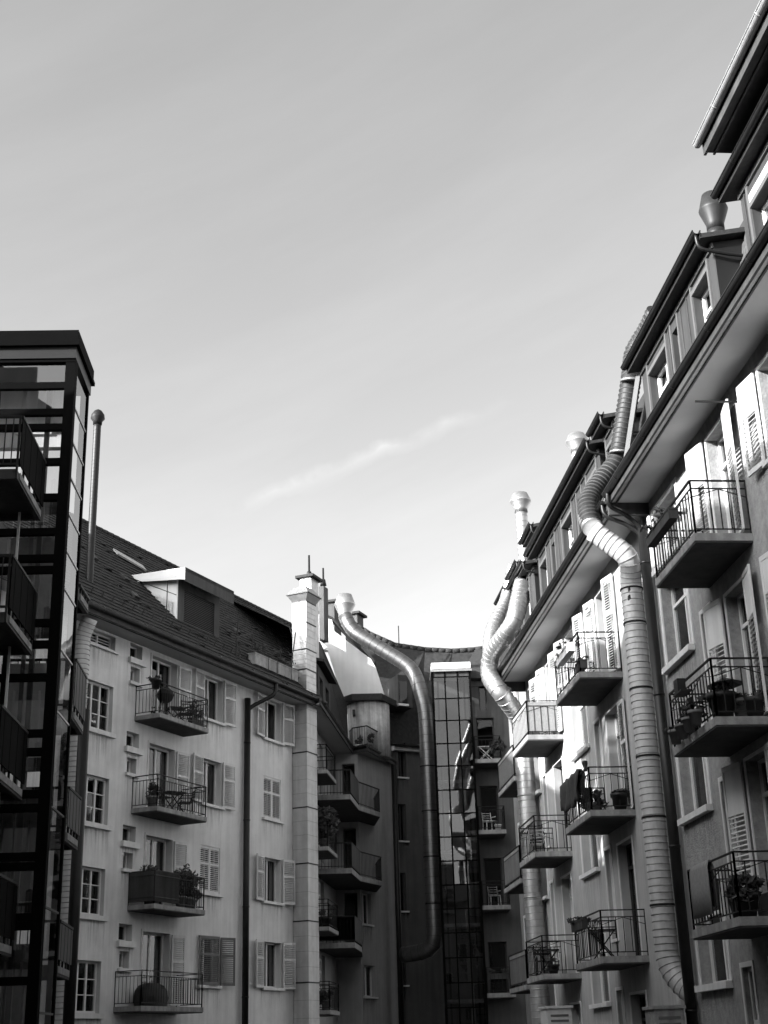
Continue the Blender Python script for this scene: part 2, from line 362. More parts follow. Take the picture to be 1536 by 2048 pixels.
def railing(F, b, s0, s1, dep, z, h=1.0, step=.125, m='iron', zig=True, o0=0., each=True, ends=(True, True), solid=None, w=.016):
    """railing parts round a balcony slab whose top is z; b is the balcony"""
    runs = [((s0 + .04, dep - .04), (s1 - .04, dep - .04), True)]
    if ends[0]: runs.append(((s0 + .04, o0), (s0 + .04, dep - .04), False))
    if ends[1]: runs.append(((s1 - .04, o0), (s1 - .04, dep - .04), False))
    rl = MB(); j = MB()
    for (a, c, longrun) in runs:
        L = math.hypot(c[0] - a[0], c[1] - a[1])
        def Q(t, zz): return F.P(a[0] + (c[0] - a[0]) * t, a[1] + (c[1] - a[1]) * t, zz)
        bar('rail', b, m, Q(0, z + h), Q(1, z + h), .045, .025)
        bar('rail', b, m, Q(0, z + h - .15), Q(1, z + h - .15), .022, .022)
        bar('rail', b, m, Q(0, z + .09), Q(1, z + .09), .022, .022)
        for t in (0, 1): rl.bar(Q(t, z), Q(t, z + h), .035)
        k = max(2, int(round(L / step)))
        for i in range(1, k):
            t = i / k
            if each: bar('bar', b, m, Q(t, z + .09), Q(t, z + h - .15), w)
            else: j.bar(Q(t, z + .09), Q(t, z + h - .15), w)
        if zig:
            zz = max(1, round(L / 1.05)); 
            for i in range(zz):
                t0, tm, t1 = i / zz, (i + .5) / zz, (i + 1) / zz
                rl.bar(Q(t0, z + h - .32), Q(tm, z + h - .16), .014); rl.bar(Q(tm, z + h - .16), Q(t1, z + h - .32), .014)
        if solid:
            rl2 = MB(); rl2.bar(Q(0.01, z + .1), Q(0.99, z + .1), .01); 
            sp = MB(); A, B_ = Q(.01, z + .12), Q(.99, z + .12); C2, D2 = Q(.99, z + h - .03), Q(.01, z + h - .03); nn = (B_ - A).cross(Vector((0, 0, 1))).normalized() * .012
            sp.prism([A, B_, C2, D2], nn); sp.build('privacy_panel', solid, b, fix=True)
    pq = rl.build('posts_and_braces', m, b, fix=False); pq['kind'] = 'stuff'
    if not each and j.v:
        q = j.build('bars', m, b, fix=False); q['kind'] = 'stuff'
def balcony(F, b, s0, s1, dep, zb, th=.17, m='concrete', rail=True, **kw):
    g = MB(); c = .03
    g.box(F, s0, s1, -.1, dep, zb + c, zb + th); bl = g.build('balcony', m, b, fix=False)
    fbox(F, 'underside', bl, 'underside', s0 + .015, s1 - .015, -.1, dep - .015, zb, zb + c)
    if rail: railing(F, bl, s0, s1, dep, zb + th, **kw)
    return bl
def gutter(parent, A, B, r=.085, m='darkpipe', name='gutter'):
    """half-round gutter with a rolled lip and joint collars"""
    A = Vector(A); B = Vector(B); t = (B - A).normalized(); sd_ = t.cross(Vector((0, 0, 1))).normalized(); g = MB()
    prof = [(math.cos(math.pi + math.pi * i / 10) * r, math.sin(math.pi + math.pi * i / 10) * r) for i in range(11)]
    inn = [(x * .86, y * .86) for x, y in prof[::-1]]
    pr = prof + inn
    def pt(P, q): return P + sd_ * q[0] + Vector((0, 0, q[1]))
    n = len(pr)
    for i in range(n): g.face([pt(A, pr[i]), pt(B, pr[i]), pt(B, pr[(i + 1) % n]), pt(A, pr[(i + 1) % n])], smooth=(i < 10))
    g.face([pt(A, q) for q in pr]); g.face([pt(B, q) for q in pr[::-1]])
    for sgn in (-1, 1): g.bar(A + sd_ * r * sgn, B + sd_ * r * sgn, .022)
    L = (B - A).length; k = max(1, int(L / 2.2))
    for i in range(k):
        P = A + t * (L * (i + .5) / k)
        g.tube([P - t * .02, P + t * .02], [r * 1.06] * 2, seg=14)
    return g.build(name, m, parent, fix=False)
def smooth_path(pts, step=.06, cr=.35, nj=7):
    """polyline with rounded corners, resampled"""
    pts = [Vector(p) for p in pts]; res = [pts[0]]
    for i in range(1, len(pts) - 1):
        a, p, c = pts[i - 1], pts[i], pts[i + 1]
        k = min(cr, (a - p).length * .45, (c - p).length * .45)
        u = p + (a - p).normalized() * k; v = p + (c - p).normalized() * k
        for j in range(nj):
            t = j / (nj - 1); res.append(u * (1 - t) ** 2 + p * 2 * t * (1 - t) + v * t * t)
    res.append(pts[-1])
    o = [res[0]]; acc = 0
    for i in range(1, len(res)):
        seg = (res[i] - res[i - 1]); L = seg.length
        if L < 1e-6: continue
        d = step - acc
        while d <= L:
            o.append(res[i - 1] + seg * (d / L)); d += step
        acc = (L - (d - step))
    o.append(res[-1])
    return o
def duct(parent, pts, r, m, name='pipe', step=.14, rib=.012, every=1, seg=24, cr=.35, ring='concrete'):
    """sheet metal spiral duct: mitred elbows and proud lock-seam rings"""
    pp = smooth_path(pts, step, cr, 4)
    g = MB(); g.tube(pp, [r * random.uniform(.985, 1.01) for _ in pp], seg); p = g.build(name, m, parent, fix=False)
    if rib:
        g = MB()
        for i in range(1, len(pp) - 1, every):
            t = (pp[i + 1] - pp[i - 1]).normalized(); t = (t + Vector((random.gauss(0, .012), random.gauss(0, .012), random.gauss(0, .012)))).normalized(); pp[i] = pp[i] + t * random.gauss(0, .006); g.tube([pp[i] - t * rib, pp[i] - t * rib * .3, pp[i] + t * rib * .3, pp[i] + t * rib], [r - .004, r + rib, r + rib, r - .004], seg, cap=False)
        q = g.build('seam_rings', ring, p, fix=False); q['kind'] = 'stuff'
    return p
def clamp(parent, P, axis, r, m='iron', w=.05, tab=None):
    g = MB(); axis = Vector(axis).normalized(); P = Vector(P); g.tube([P - axis * w / 2, P + axis * w / 2], [r, r], 20)
    if tab is not None: g.bar(P, P + Vector(tab), .03)
    return g.build('clamp', m, parent, fix=False)
def cowl(parent, P, r, h, m='galv'):
    """round cowl: flared bowl, hood above"""
    P = Vector(P); g = MB(); U = Vector((0, 0, 1))
    g.tube([P, P + U * h * .18, P + U * h * .55, P + U * h * .58, P + U * h * .62, P + U * h], [r, r * 1.0, r * 1.62, r * 1.66, r * 1.6, r * 1.12], 24)
    return g.build('cowl', m, parent, fix=False)
def soft(F, b, s0, s1, z, o_out, m='soffit'):
    """boxed eave: soffit board and fascia"""
    fbox(F, 'soffit', b, m, s0, s1, -.05, o_out - .02, z, z + .04)
    g = MB(); g.box(F, s0, s1, o_out - .02, o_out + .03, z - .03, z + .22); g.box(F, s0, s1, o_out - .16, o_out - .12, z - .02, z - .002)
    return g.build('fascia', 'dark', b, fix=False)
def tiles(F, b, prof, s0, s1, row=.30, colw=.24, m='tile', skip=None, name='roof_tiles'):
    """plain tiles laid in courses up a slope given as (o,z)->(o,z)"""
    (oa, za), (ob, zb) = prof; L = math.hypot(ob - oa, zb - za); uo, uz = (ob - oa) / L, (zb - za) / L; no, nz_ = -uz, uo
    if nz_ < 0: no, nz_ = -no, -nz_
    g = MB(); rows = int(L / row); cols = int((s1 - s0) / colw)
    for i in range(rows):
        for k in range(cols):
            sa = s0 + k * colw + (colw / 2 if i % 2 else 0); sb = sa + colw * .96
            if skip and skip((sa + sb) / 2, i * row): continue
            l0, l1 = i * row - .02, (i + 1) * row + .05; h0 = .045 + random.uniform(-.006, .012); h1 = .008 + random.uniform(0, .006); sg = random.uniform(-.008, .008)
            if random.random() < .02: h0 += .05; sg *= 3
            def q(s, l, h): return F.P(s, oa + uo * l + no * h, za + uz * l + nz_ * h)
            a, c_, d, e = q(sa, l0, h0 + sg), q(sb, l0, h0 - sg), q(sb, l1, h1), q(sa, l1, h1)
            g.face([a, c_, d, e]); g.face([q(sa, l0, h0 + sg - .03), q(sb, l0, h0 - sg - .03), c_, a]); g.face([a, e, q(sa, l1, h1 - .03), q(sa, l0, h0 - .03)])
    o = g.build(name, m, b, fix=False); o['kind'] = 'stuff'
    return o
def roof_sheet(F, b, prof, s0, s1, m='slate', name='roof', th=.06):
    g = MB()
    for (a, c) in zip(prof[:-1], prof[1:]):
        p = [F.P(s0, a[0], a[1]), F.P(s1, a[0], a[1]), F.P(s1, c[0], c[1]), F.P(s0, c[0], c[1])]
        g.prism(p, (0, 0, -th))
    return g.build(name, m, b, fix=True)
def foliage(parent, C_, rx, ry, rz, n, size=.07, m='leaf', name='foliage'):
    g = MB(); C_ = Vector(C_)
    cl = [(Vector((random.uniform(-1, 1) * rx, random.uniform(-1, 1) * ry, random.uniform(-1, 1) * rz)) * .75, random.uniform(.25, .5)) for _ in range(max(4, n // 40))]
    for i in range(n):
        c, rr = random.choice(cl); v = Vector((random.gauss(0, 1), random.gauss(0, 1), random.gauss(0, 1))).normalized() * rr * random.random() ** .4
        p = C_ + c + Vector((v.x * rx * 1.1, v.y * ry * 1.1, v.z * rz * 1.1))
        d = Vector((random.gauss(0, 1), random.gauss(0, 1), random.gauss(0, .8))).normalized(); e = d.orthogonal().normalized(); k = size * random.uniform(.6, 1.4)
        g.face([p - d * k, p + e * k * .45, p + d * k, p - e * k * .45])
    return g.build(name, m, parent, fix=False)
def pot(P, r, h, label, m='terracotta', plant=None, group=None, name='flower_pot'):
    t = thing(name, label, 'flower pot', P, group); P = Vector(P); g = MB(); U = Vector((0, 0, 1))
    g.tube([P, P + U * h * .78, P + U * h * .78, P + U * h, P + U * h, P + U * h * .9], [r * .68, r * .93, r * 1.06, r * 1.1, r * .98, r * .9], 18)
    g.build('pot', m, t, fix=False)
    if plant: foliage(t, P + U * (h + plant * .45), r * 1.5, r * 1.5, plant * .6, int(90 + 160 * plant), size=.05 + .03 * plant)
    return t

# ================================================================== GROUND
g = MB(); g.face([(-400, -400, 0), (400, -400, 0), (400, 900, 0), (-400, 900, 0)])
gr = g.build('ground', 'asphalt', None, fix=False); gr['kind'] = 'structure'

# ================================================================== RIGHT ROW
aR = rad(-5.34); dR = Vector((math.sin(aR), math.cos(aR))); nR = Vector((dR.y, -dR.x)); XW = 8.66
FR = Frame(nR * XW, dR, -nR)
F3R = Frame(nR * 9.3, dR, -nR)
FD = Frame(nR * (XW - .06), dR, -nR)                     # plane of the dormer fronts
def Rp(px, py, X):
    s, z = FR.pix(px, py, XW - X); return FR.P(s, XW - X, z)
SL = (3.3, 6.55, 9.85); TH = .17

def dormer(b, s0, s1, items, zg=16.05, gs=None, F=FD, seams=(), z0=13.25, m='dormer', dp=2.6):
    """box dormer: clad front, cheeks, windows, flat roof with its gutter and swan-neck"""
    ztop = zg - .1; holes = [(a, c, l, h) for (_, a, c, l, h) in items]
    W_ = wall(F, b, m, s0, s1, z0, ztop, holes, depth=.22, name='dormer')
    for k, s in enumerate((s0, s1)):
        pr = MB(); pr.prism([F.P(s, -.001, z0), F.P(s, -dp, z0 + 2.6), F.P(s, -dp, ztop + .45), F.P(s, -.001, ztop)], F.d * (.06 if k == 0 else -.06)); pr.build('dormer_cheek', 'black', W_)
    for (k, a, c, l, h) in items:
        if k == 'w':
            win(F, W_, a, c, l, h, cols=2, tran=h - .5 if h - l > 1.5 else None, sill=.05, depth=.2, sillm='white', cur=('curtain', .2) if random.random() < .6 else None)
            fb = MB(); fb.box(F, a - .09, a - .002, .002, .04, z0, ztop - .12); fb.box(F, c + .002, c + .09, .002, .04, z0, ztop - .12); fb.box(F, a - .002, c + .002, .002, .04, h + .002, h + .1); fb.build('window_surround', 'dormertrim', W_, fix=False)
        else:
            zm = (l + h) / 2
            win(F, W_, a, c, l, h, cols=1, tran=zm, sill=.03, depth=.14, fm='dormertrim', sillm='dormertrim', fw=.05)
            fb = MB(); fb.box(F, a - .07, a - .002, .002, .035, z0, ztop - .12); fb.box(F, c + .002, c + .07, .002, .035, z0, ztop - .12); fb.build('window_surround', 'dormertrim', W_, fix=False)
    for s in seams: fbox(F, 'cover_strip', W_, 'dark', s - .012, s + .012, .002, .02, z0, ztop - .13)
    fbox(F, 'frieze', W_, 'dormertrim', s0, s1, .003, .05, ztop - .12, ztop - .002)
    g = MB(); gs = gs or (s0 - .15, s1 + .15)
    g.prism([F.P(gs[0], .30, ztop + .02), F.P(gs[1], .30, ztop + .02), F.P(gs[1], .30, ztop + .12), F.P(gs[0], .30, ztop + .12)], -F.n * .03)
    g.prism([F.P(gs[0], .30, ztop), F.P(gs[1], .30, ztop), F.P(gs[1], -dp, ztop + .55), F.P(gs[0], -dp, ztop + .55)], (0, 0, .1))
    g.build('dormer_roof', 'slate', W_)
    gutter(W_, F.P(gs[0], .36, zg + .06), F.P(gs[1], .36, zg + .06), r=.075)
    t = MB(); s = gs[0] + .06; t.tube(smooth_path([F.P(s, .36, zg), F.P(s, .34, zg - .3), F.P(s - .02, -.2, zg - .42), F.P(s - .02, -1.1, zg - .5)], .07, .16), .035, 10); t.build('swan_neck', 'darkpipe', W_, fix=False)
    return W_

# ---- near right house -------------------------------------------------
R1 = thing('apartment_building', 'roughcast apartment house with white louvred shutters, iron balconies and shingled mansard roof', 'building', FR.P(24, 0, 0))
holes = []; W1 = [(26.4, 28.2, 2.66, 4.5), (26.4, 28.2, 5.9, 7.75), (26.4, 28.2, 9.1, 10.95), (26.4, 28.2, 11.3, 12.6)]
NR = [(25.12, 25.68, .8, 2.85), (25.12, 25.68, 4.05, 6.2), (25.12, 25.68, 7.3, 9.5)]
DR = [(23.05, 24.2, .1, 2.9), (23.05, 24.2, 3.48, 6.3), (23.05, 24.2, 6.73, 9.4), (23.05, 24.2, 10.03, 12.62)]
NW = [(19.9, 21.15, 10.85, 12.6), (19.9, 21.15, 7.6, 9.35), (19.9, 21.15, 4.35, 6.1)]
NX = [(s, s + 1.2, z, z + 1.75) for s in (-12, -8, -4, 0, 4, 9.5, 13.5) for z in (4.35, 7.6, 10.85)]
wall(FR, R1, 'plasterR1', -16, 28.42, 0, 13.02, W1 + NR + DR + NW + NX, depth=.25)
for i, h in enumerate(W1):
    win(FR, R1, *h, cols=2, tran=h[3] - .52 if i < 3 else None, depth=.25, sill=.14, cur=('curtaind', .25) if i % 2 else None, sillh=.12)
    surround(FR, R1, *h, w=.13)
for h in NR: win(FR, R1, *h, cols=1, tran=(h[2] + h[3]) / 2 + .1, depth=.12, sill=.05, fm='trim', fw=.07); surround(FR, R1, *h, w=.09, m='trim')
for i, h in enumerate(DR):
    win(FR, R1, *h, cols=2, tran=h[3] - .62, depth=.25, sill=0, cur=('curtain', .3) if i != 1 else None, name='balcony_door'); surround(FR, R1, *h, w=.06)
    if i:
        shutter(FR, R1, 24.3, 24.95, h[2] + .06, h[3] + .02, 'shut', each=True, solid=.3, hinge='lo', ang=12)
        shutter(FR, R1, 22.35, 22.98, h[2] + .06, h[3] + .02, 'shut', each=True, solid=.3, hinge='hi', ang=9)
for h in NW:
    win(FR, R1, *h, cols=2, depth=.25, sill=.12, cur=('curtain', .3)); surround(FR, R1, *h, w=.07)
    shutter(FR, R1, 21.24, 21.85, h[2], h[3], 'shut', each=True, solid=.35, hinge='lo', ang=8); shutter(FR, R1, 19.2, 19.8, h[2], h[3], 'shut', each=True, solid=.35)
for h in NX: win(FR, R1, *h, cols=2, depth=.25, sill=.1)
shutter(FR, R1, 28.24, 28.4, 11.3, 12.62, 'shut', solid=.4)
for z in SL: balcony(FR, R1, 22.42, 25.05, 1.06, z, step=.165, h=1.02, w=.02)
fbox(FR, 'wall_end', R1, 'plasterR1', 28.4, 28.43, -8, -.003, 0, 13.0)
soft(FR, R1, -16, 28.42, 13.0, .88)
gutter(R1, FR.P(-16, .96, 13.2), FR.P(28.45, .96, 13.2), r=.09)
# party board and swan necks at the eave joint
fbox(FR, 'party_board', R1, 'dark', 28.44, 28.56, 0, .92, 12.72, 13.2)
g = MB(); g.tube(smooth_path([FR.P(28.2, .98, 13.15), FR.P(28.25, .98, 12.85), FR.P(28.5, .5, 12.72), FR.P(28.55, .2, 12.45), FR.P(28.55, .16, 12.0)], .06, .2), .05, 12)
g.tube(smooth_path([FR.P(28.75, .98, 13.15), FR.P(28.72, .98, 12.8), FR.P(28.62, .5, 12.55), FR.P(28.57, .2, 12.3), FR.P(28.57, .16, 11.9)], .06, .2), .05, 12); g.build('swan_neck', 'darkpipe', R1, fix=False)
g = MB(); g.tube([FR.P(28.55, .17, .1), FR.P(28.55, .17, 12.4)], .115, 16); dp_ = g.build('downpipe', 'darkpipe', R1, fix=False)
for z in (2.2, 5.4, 8.6, 11.6): clamp(dp_, FR.P(28.55, .17, z), (0, 0, 1), .125, 'darkpipe')
g = MB(); g.tube([FR.P(28.86, .07, .1), FR.P(28.86, .07, 12.9)], .05, 12); g.build('conduit', 'trim', R1, fix=False)
mans = roof_sheet(FR, R1, [(.86, 13.24), (0, 13.36), (-.75, 16.7), (-5, 19.0), (-9, 16.7), (-9.2, 13)], -16, 28.42, 'slate')
# shingles on the strip between the two dormers
for i in range(16):
    for k in range(8):
        s = 20.72 + k * .19 + (.095 if i % 2 else 0); l = i * .215; t0 = l / 3.42
        o_, z_ = -.75 * t0, 13.36 + 3.34 * t0
        M = Matrix.Translation(FR.P(s + .09, o_ + .02, z_ + .12)) @ FR.R @ Matrix.Rotation(rad(12.7 - 4 + random.uniform(-1, 1)), 4, 'X') @ Matrix.Diagonal((.178, .018, .27, 1))
        add('shingle', cube('shingle'), M, mans)
dormer(R1, 22.3, 27.7, [('w', 25.75, 27.15, 13.6, 15.55), ('n', 24.85, 25.3, 13.6, 15.6), ('w', 22.75, 23.75, 13.6, 15.6)], seams=(25.5, 24.6, 24.15), gs=(22.15, 27.85))
dormer(R1, 16.5, 20.7, [('w', 18.9, 20.25, 13.7, 15.35), ('w', 17.0, 18.3, 13.7, 15.35)], seams=(18.6, 20.5), gs=(16.5, 21.0))
fb = MB(); fb.box(FD, 18.9, 20.25, .002, .03, 15.36, 15.62); fb.build('blind_box', 'white', R1, fix=False)
fb = MB(); fb.box(FD, 20.0, 20.45, .05, .4, 13.25, 13.75); fb.build('flower_box', 'dark', R1, fix=False)
# raking timber at the far cheek of the wide dormer
bar('barge_board', R1, 'dormertrim', FD.P(27.78, .05, 15.9), FD.P(28.3, .55, 13.3), .06, .12)
# higher eave of the attic storey
g = MB(); g.prism([FR.P(-16, .84, 16.34), FR.P(20.02, .84, 16.34), FR.P(20.02, -3.5, 16.36), FR.P(-16, -3.5, 16.36)], (0, 0, .14)); g.build('upper_soffit', 'dormer', R1)  # dark cladding colour stands in for the shadow under this eave
g = MB(); g.box(FR, -16, 20.05, .84, .89, 16.3, 16.56); g.box(FR, -16, 20.04, .68, .72, 16.31, 16.335); g.build('upper_fascia', 'dark', R1, fix=False)
gutter(R1, FR.P(-16, .97, 16.56), FR.P(20.1, .97, 16.56), r=.078, m='brightzinc', name='upper_gutter')
roof_sheet(FR, R1, [(.9, 16.62), (-4.5, 20.4), (-9, 16.7)], -16, 20.05, 'slate', 'upper_roof')
bar('rail', R1, 'iron', FR.P(22.0, .05, 12.4), FR.P(22.0, .9, 12.4), .03)

# ---- second right house -----------------------------------------------
R2 = thing('apartment_building', 'smooth plastered apartment house behind the pale ribbed duct, long row of dormers above', 'building', FR.P(36, 0, 0))
W2 = [(35.95, 37.75, 2.62, 4.4), (35.95, 37.75, 5.9, 7.75), (35.95, 37.75, 9.1, 10.95), (35.95, 37.75, 11.25, 12.55), (42.75, 43.9, 5.9, 7.7), (42.75, 43.9, 9.1, 10.9), (42.75, 43.9, 2.62, 4.4), (42.6, 43.8, 11.25, 12.5)]
N2 = [(34.6, 35.2, 7.3, 9.45), (34.6, 35.2, 4.05, 6.2), (34.6, 35.2, .8, 2.85), (34.55, 35.15, 10.6, 12.4), (41.9, 42.35, 7.3, 9.4), (41.9, 42.35, 4.05, 6.2)]
D2 = [(32.5, 33.9, z + TH + .02, z + 2.85) for z in SL] + [(39.4, 40.7, z + TH + .02, z + 2.85) for z in SL] + [(32.5, 33.9, .1, 2.7), (39.4, 40.7, .1, 2.7)]
D2 = [(a, c, l, min(h, 12.5)) for a, c, l, h in D2]
X2 = [(38.1, 38.75, z + .2, z + 2.7) for z in SL]
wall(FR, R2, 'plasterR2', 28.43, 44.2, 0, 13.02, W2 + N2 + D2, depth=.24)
for i, h in enumerate(W2): win(FR, R2, *h, cols=2, depth=.24, tran=h[3] - .5 if h[3] - h[2] > 1.5 else None, sill=.13, sillh=.1, cur=('curtain', .22) if i % 3 == 0 else None); surround(FR, R2, *h, w=.11)
for h in N2: win(FR, R2, *h, cols=1, tran=(h[2] + h[3]) / 2, depth=.12, sill=.04, fm='trim'); surround(FR, R2, *h, w=.08)
for i, h in enumerate(D2): win(FR, R2, *h, cols=2, tran=h[3] - .55, depth=.24, sill=0, name='balcony_door', fm='trim' if i % 2 else 'dormer'); surround(FR, R2, *h, w=.06)
for s in (35.3, 37.9): shutter(FR, R2, s, s + .5, 11.2, 12.55, hinge='lo', ang=18)
for s in (41.95, 40.78, 38.85, 31.9, 33.98): shutter(FR, R2, s, s + .55, 10.1 if s not in (41.95,) else 11.2, 12.5, hinge='lo', ang=14)
shutter(FR, R2, 31.92, 32.44, 6.75, 9.35)
for k, z in enumerate(SL):
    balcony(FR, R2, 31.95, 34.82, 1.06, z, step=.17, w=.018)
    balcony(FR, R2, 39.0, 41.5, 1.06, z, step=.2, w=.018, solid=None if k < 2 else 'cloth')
soft(FR, R2, 28.6, 44.2, 12.92, .88)
gutter(R2, FR.P(28.6, .96, 13.12), FR.P(44.2, .96, 13.12), r=.09)
fbox(FR, 'wall_end', R2, 'plasterR2', 44.2, 44.24, -8, -.003, 0, 13.0)
fbox(FR, 'party_board', R2, 'dark', 44.2, 44.3, 0, .9, 12.6, 13.1)
roof_sheet(FR, R2, [(.86, 13.16), (0, 13.3), (-.75, 16.7), (-5, 19.0), (-9, 16.7), (-9.2, 13)], 28.44, 44.2, 'slate')
dormer(R2, 30.35, 31.4, [('w', 30.5, 31.2, 13.7, 15.5)])
dormer(R2, 32.0, 40.55, [('w', 39.15, 40.15, 13.6, 15.5), ('n', 37.85, 38.4, 13.6, 15.6), ('w', 35.45, 36.8, 13.6, 15.55), ('n', 34.2, 34.75, 13.6, 15.6), ('w', 32.4, 33.5, 13.6, 15.5)], seams=(38.75, 37.4, 35.05, 33.85), gs=(31.75, 40.7))
dormer(R2, 41.2, 43.9, [('w', 42.0, 43.2, 13.6, 15.4)])
dormer(R2, 41.3, 43.0, [('n', 41.6, 42.4, 16.4, 17.0)], zg=17.35, z0=16.0, F=Frame(nR * (XW + .3), dR, -nR), m='dormertrim', dp=2.0)
for k in range(14):                                        # thin snow guards along the gutter
    s = 29.2 + k * 1.02; bar('snow_guard', R2, 'zinc', FR.P(s, .85, 13.2), FR.P(s + .1, .72, 13.55), .02)

# ---- third right house --------------------------------------------------
R3 = thing('apartment_building', 'set back grey house with solid panel balconies beyond the bending galvanised ducts', 'building', F3R.P(50, 0, 0))
W3 = [(49.3, 50.5, z + 1.0, z + 2.6) for z in SL] + [(45.1, 45.9, 11.0, 12.6)]; D3 = [(46.3, 47.4, z + .2, z + 2.6) for z in SL]
wall(F3R, R3, 'plasterR3', 44.24, 51.2, 0, 14.9, W3 + D3)
fbox(F3R, 'wall_end', R3, 'plasterR3', 51.2, 51.25, -8, -.003, 0, 14.8)
for h in W3: win(F3R, R3, *h, cols=2, sill=.1); surround(F3R, R3, *h, w=.1)
for h in D3: win(F3R, R3, *h, cols=2, sill=0, name='balcony_door')
for z in SL: balcony(F3R, R3, 45.4, 48.6, 1.0, z, zig=False, each=False, solid='plasterR3', h=1.05)
roof_sheet(F3R, R3, [(.1, 14.95), (-1.0, 17.0), (-5, 19.2), (-9, 13)], 44.24, 51.2, 'slate')
gutter(R3, F3R.P(46.4, .12, 15.0), F3R.P(51.2, .12, 15.0))
F3D = Frame(nR * 9.1, dR, -nR)
dormer(R3, 44.8, 46.6, [('w', 45.1, 46.1, 15.2, 16.6)], zg=17.3, F=F3D, z0=14.9); dormer(R3, 47.4, 49.2, [('w', 47.7, 48.7, 15.2, 16.6)], zg=17.2, F=F3D, z0=14.9)
g = MB(); g.tube(smooth_path([F3R.P(48.9, .12, 14.8), F3R.P(48.9, .1, 9.0), F3R.P(48.9, .1, .1)], .2, .2), .06, 12); g.build('downpipe', 'trim', R3, fix=False)

# ---- ducts on the right row -------------------------------------------
t = thing('ventilation_duct', 'ribbed ventilation duct, dark over the roof and pale down the smooth facade', 'duct', FR.P(29.2, .34, 0))
duct(t, [Rp(1312, 622, 9.5), Rp(1296, 660, 9.4), Rp(1268, 700, 9.15), Rp(1262, 760, 8.9), Rp(1237, 925, 8.45), Rp(1197, 968, 7.9), Rp(1174, 1005, 7.5), Rp(1183, 1050, 7.47)], .235, 'ductdark', 'roof_pipe', step=.13, rib=.02, ring='dark')
lo = duct(t, [Rp(1186, 1062, 7.48), Rp(1262, 1116, 8.26), FR.P(29.22, .36, 11.4), FR.P(29.22, .36, 3.15), FR.P(29.05, .2, 2.75), FR.P(28.75, -.1, 2.45), FR.P(28.5, -.5, 2.25)], .24, 'wrap', 'wall_pipe', step=.145, rib=.012, cr=.3, ring='concrete')
for k, (py, w_) in enumerate(((1178, .1), (1195, .14))):
    s_, z_ = FR.pix(1257, py, .6); g = MB(); g.mbox(Matrix.Translation(FR.P(s_, .585, z_)) @ FR.R @ Matrix.Diagonal((w_, .03, .09, 1))); g.build('sticker', 'black', lo, fix=False)
for z in (11.2, 10.4, 8.9, 7.4, 6.1, 4.3): clamp(lo, FR.P(29.22, .36, z), (0, 0, 1), .262, 'iron', .035, tab=FR.n * -.34)
g = MB(); P_, Q_ = Rp(1176, 1030, 7.49), Rp(1185, 1056, 7.47)
g.tube([P_, (P_ + Q_) / 2, Q_], [.24, .25, .235], 22); g.build('joint_collar', 'zinc', t, fix=False)
for (px, py, X) in ((1240, 905, 8.46), (1262, 762, 8.85)): clamp(t, Rp(px, py, X), (0.1, -.2, 1), .25, 'zinc', .05)

sv, _ = FR.pix(1046, 1470, .36)
t = thing('ventilation_duct', 'shiny galvanised duct bending over the eave at the end of the dormer row', 'duct', FR.P(sv, .36, 0))
duct(t, [Rp(1046, 1165, 8.5), Rp(1029, 1245, 7.95), Rp(981, 1310, 7.4), Rp(977, 1352, 7.35), Rp(998, 1382, 7.5), Rp(1040, 1435, 8.3), FR.P(sv, .36, 10.6), FR.P(sv, .36, 2.2)], .29, 'galv', 'pipe', step=.2, rib=.014, cr=.5, ring='zinc')
for z in (9.0, 5.9): clamp(t, FR.P(sv, .36, z), (0, 0, 1), .31, 'zinc', .04)
t = thing('ventilation_duct', 'second galvanised duct tucked behind the bending one at the end of the dormer row', 'duct', FR.P(sv + 1.5, 0, 0))
duct(t, [Rp(1030, 1130, 9.2), Rp(1012, 1205, 8.8), Rp(984, 1260, 8.1), Rp(978, 1300, 7.9), Rp(990, 1350, 7.95)], .25, 'galv', 'pipe', step=.2, rib=.014, ring='zinc')
t = thing('roof_vent', 'upright galvanised vent pipe with flared cowl behind the dormer row', 'vent', Rp(1049, 1112, 9.0))
P_ = Rp(1049, 1120, 9.0); Q_ = Vector((P_.x, P_.y, Rp(1040, 1030, 9.0).z)); duct(t, [P_ - Vector((0, 0, 1.2)), Q_], .2, 'galv', 'pipe', step=.2, ring='zinc'); cowl(t, Q_, .23, .7, 'galv')
t = thing('roof_vent', 'stubby galvanised cowl peeping over the dormer gutter', 'vent', Rp(1155, 915, 9.6))
P_ = Rp(1156, 905, 9.6); duct(t, [P_ - Vector((0, 0, 2.2)), P_], .2, 'galv', 'pipe', step=.2); cowl(t, P_, .22, .6, 'galv')
t = thing('roof_vent', 'dull grey waisted cowl above the shingled roof strip', 'vent', Rp(1432, 470, 10.2))
P_ = Rp(1432, 462, 10.2); duct(t, [P_ - Vector((0, 0, 2.2)), P_], .2, 'ductdark', 'pipe', rib=0); cowl(t, P_, .2, .95, 'ductdark')

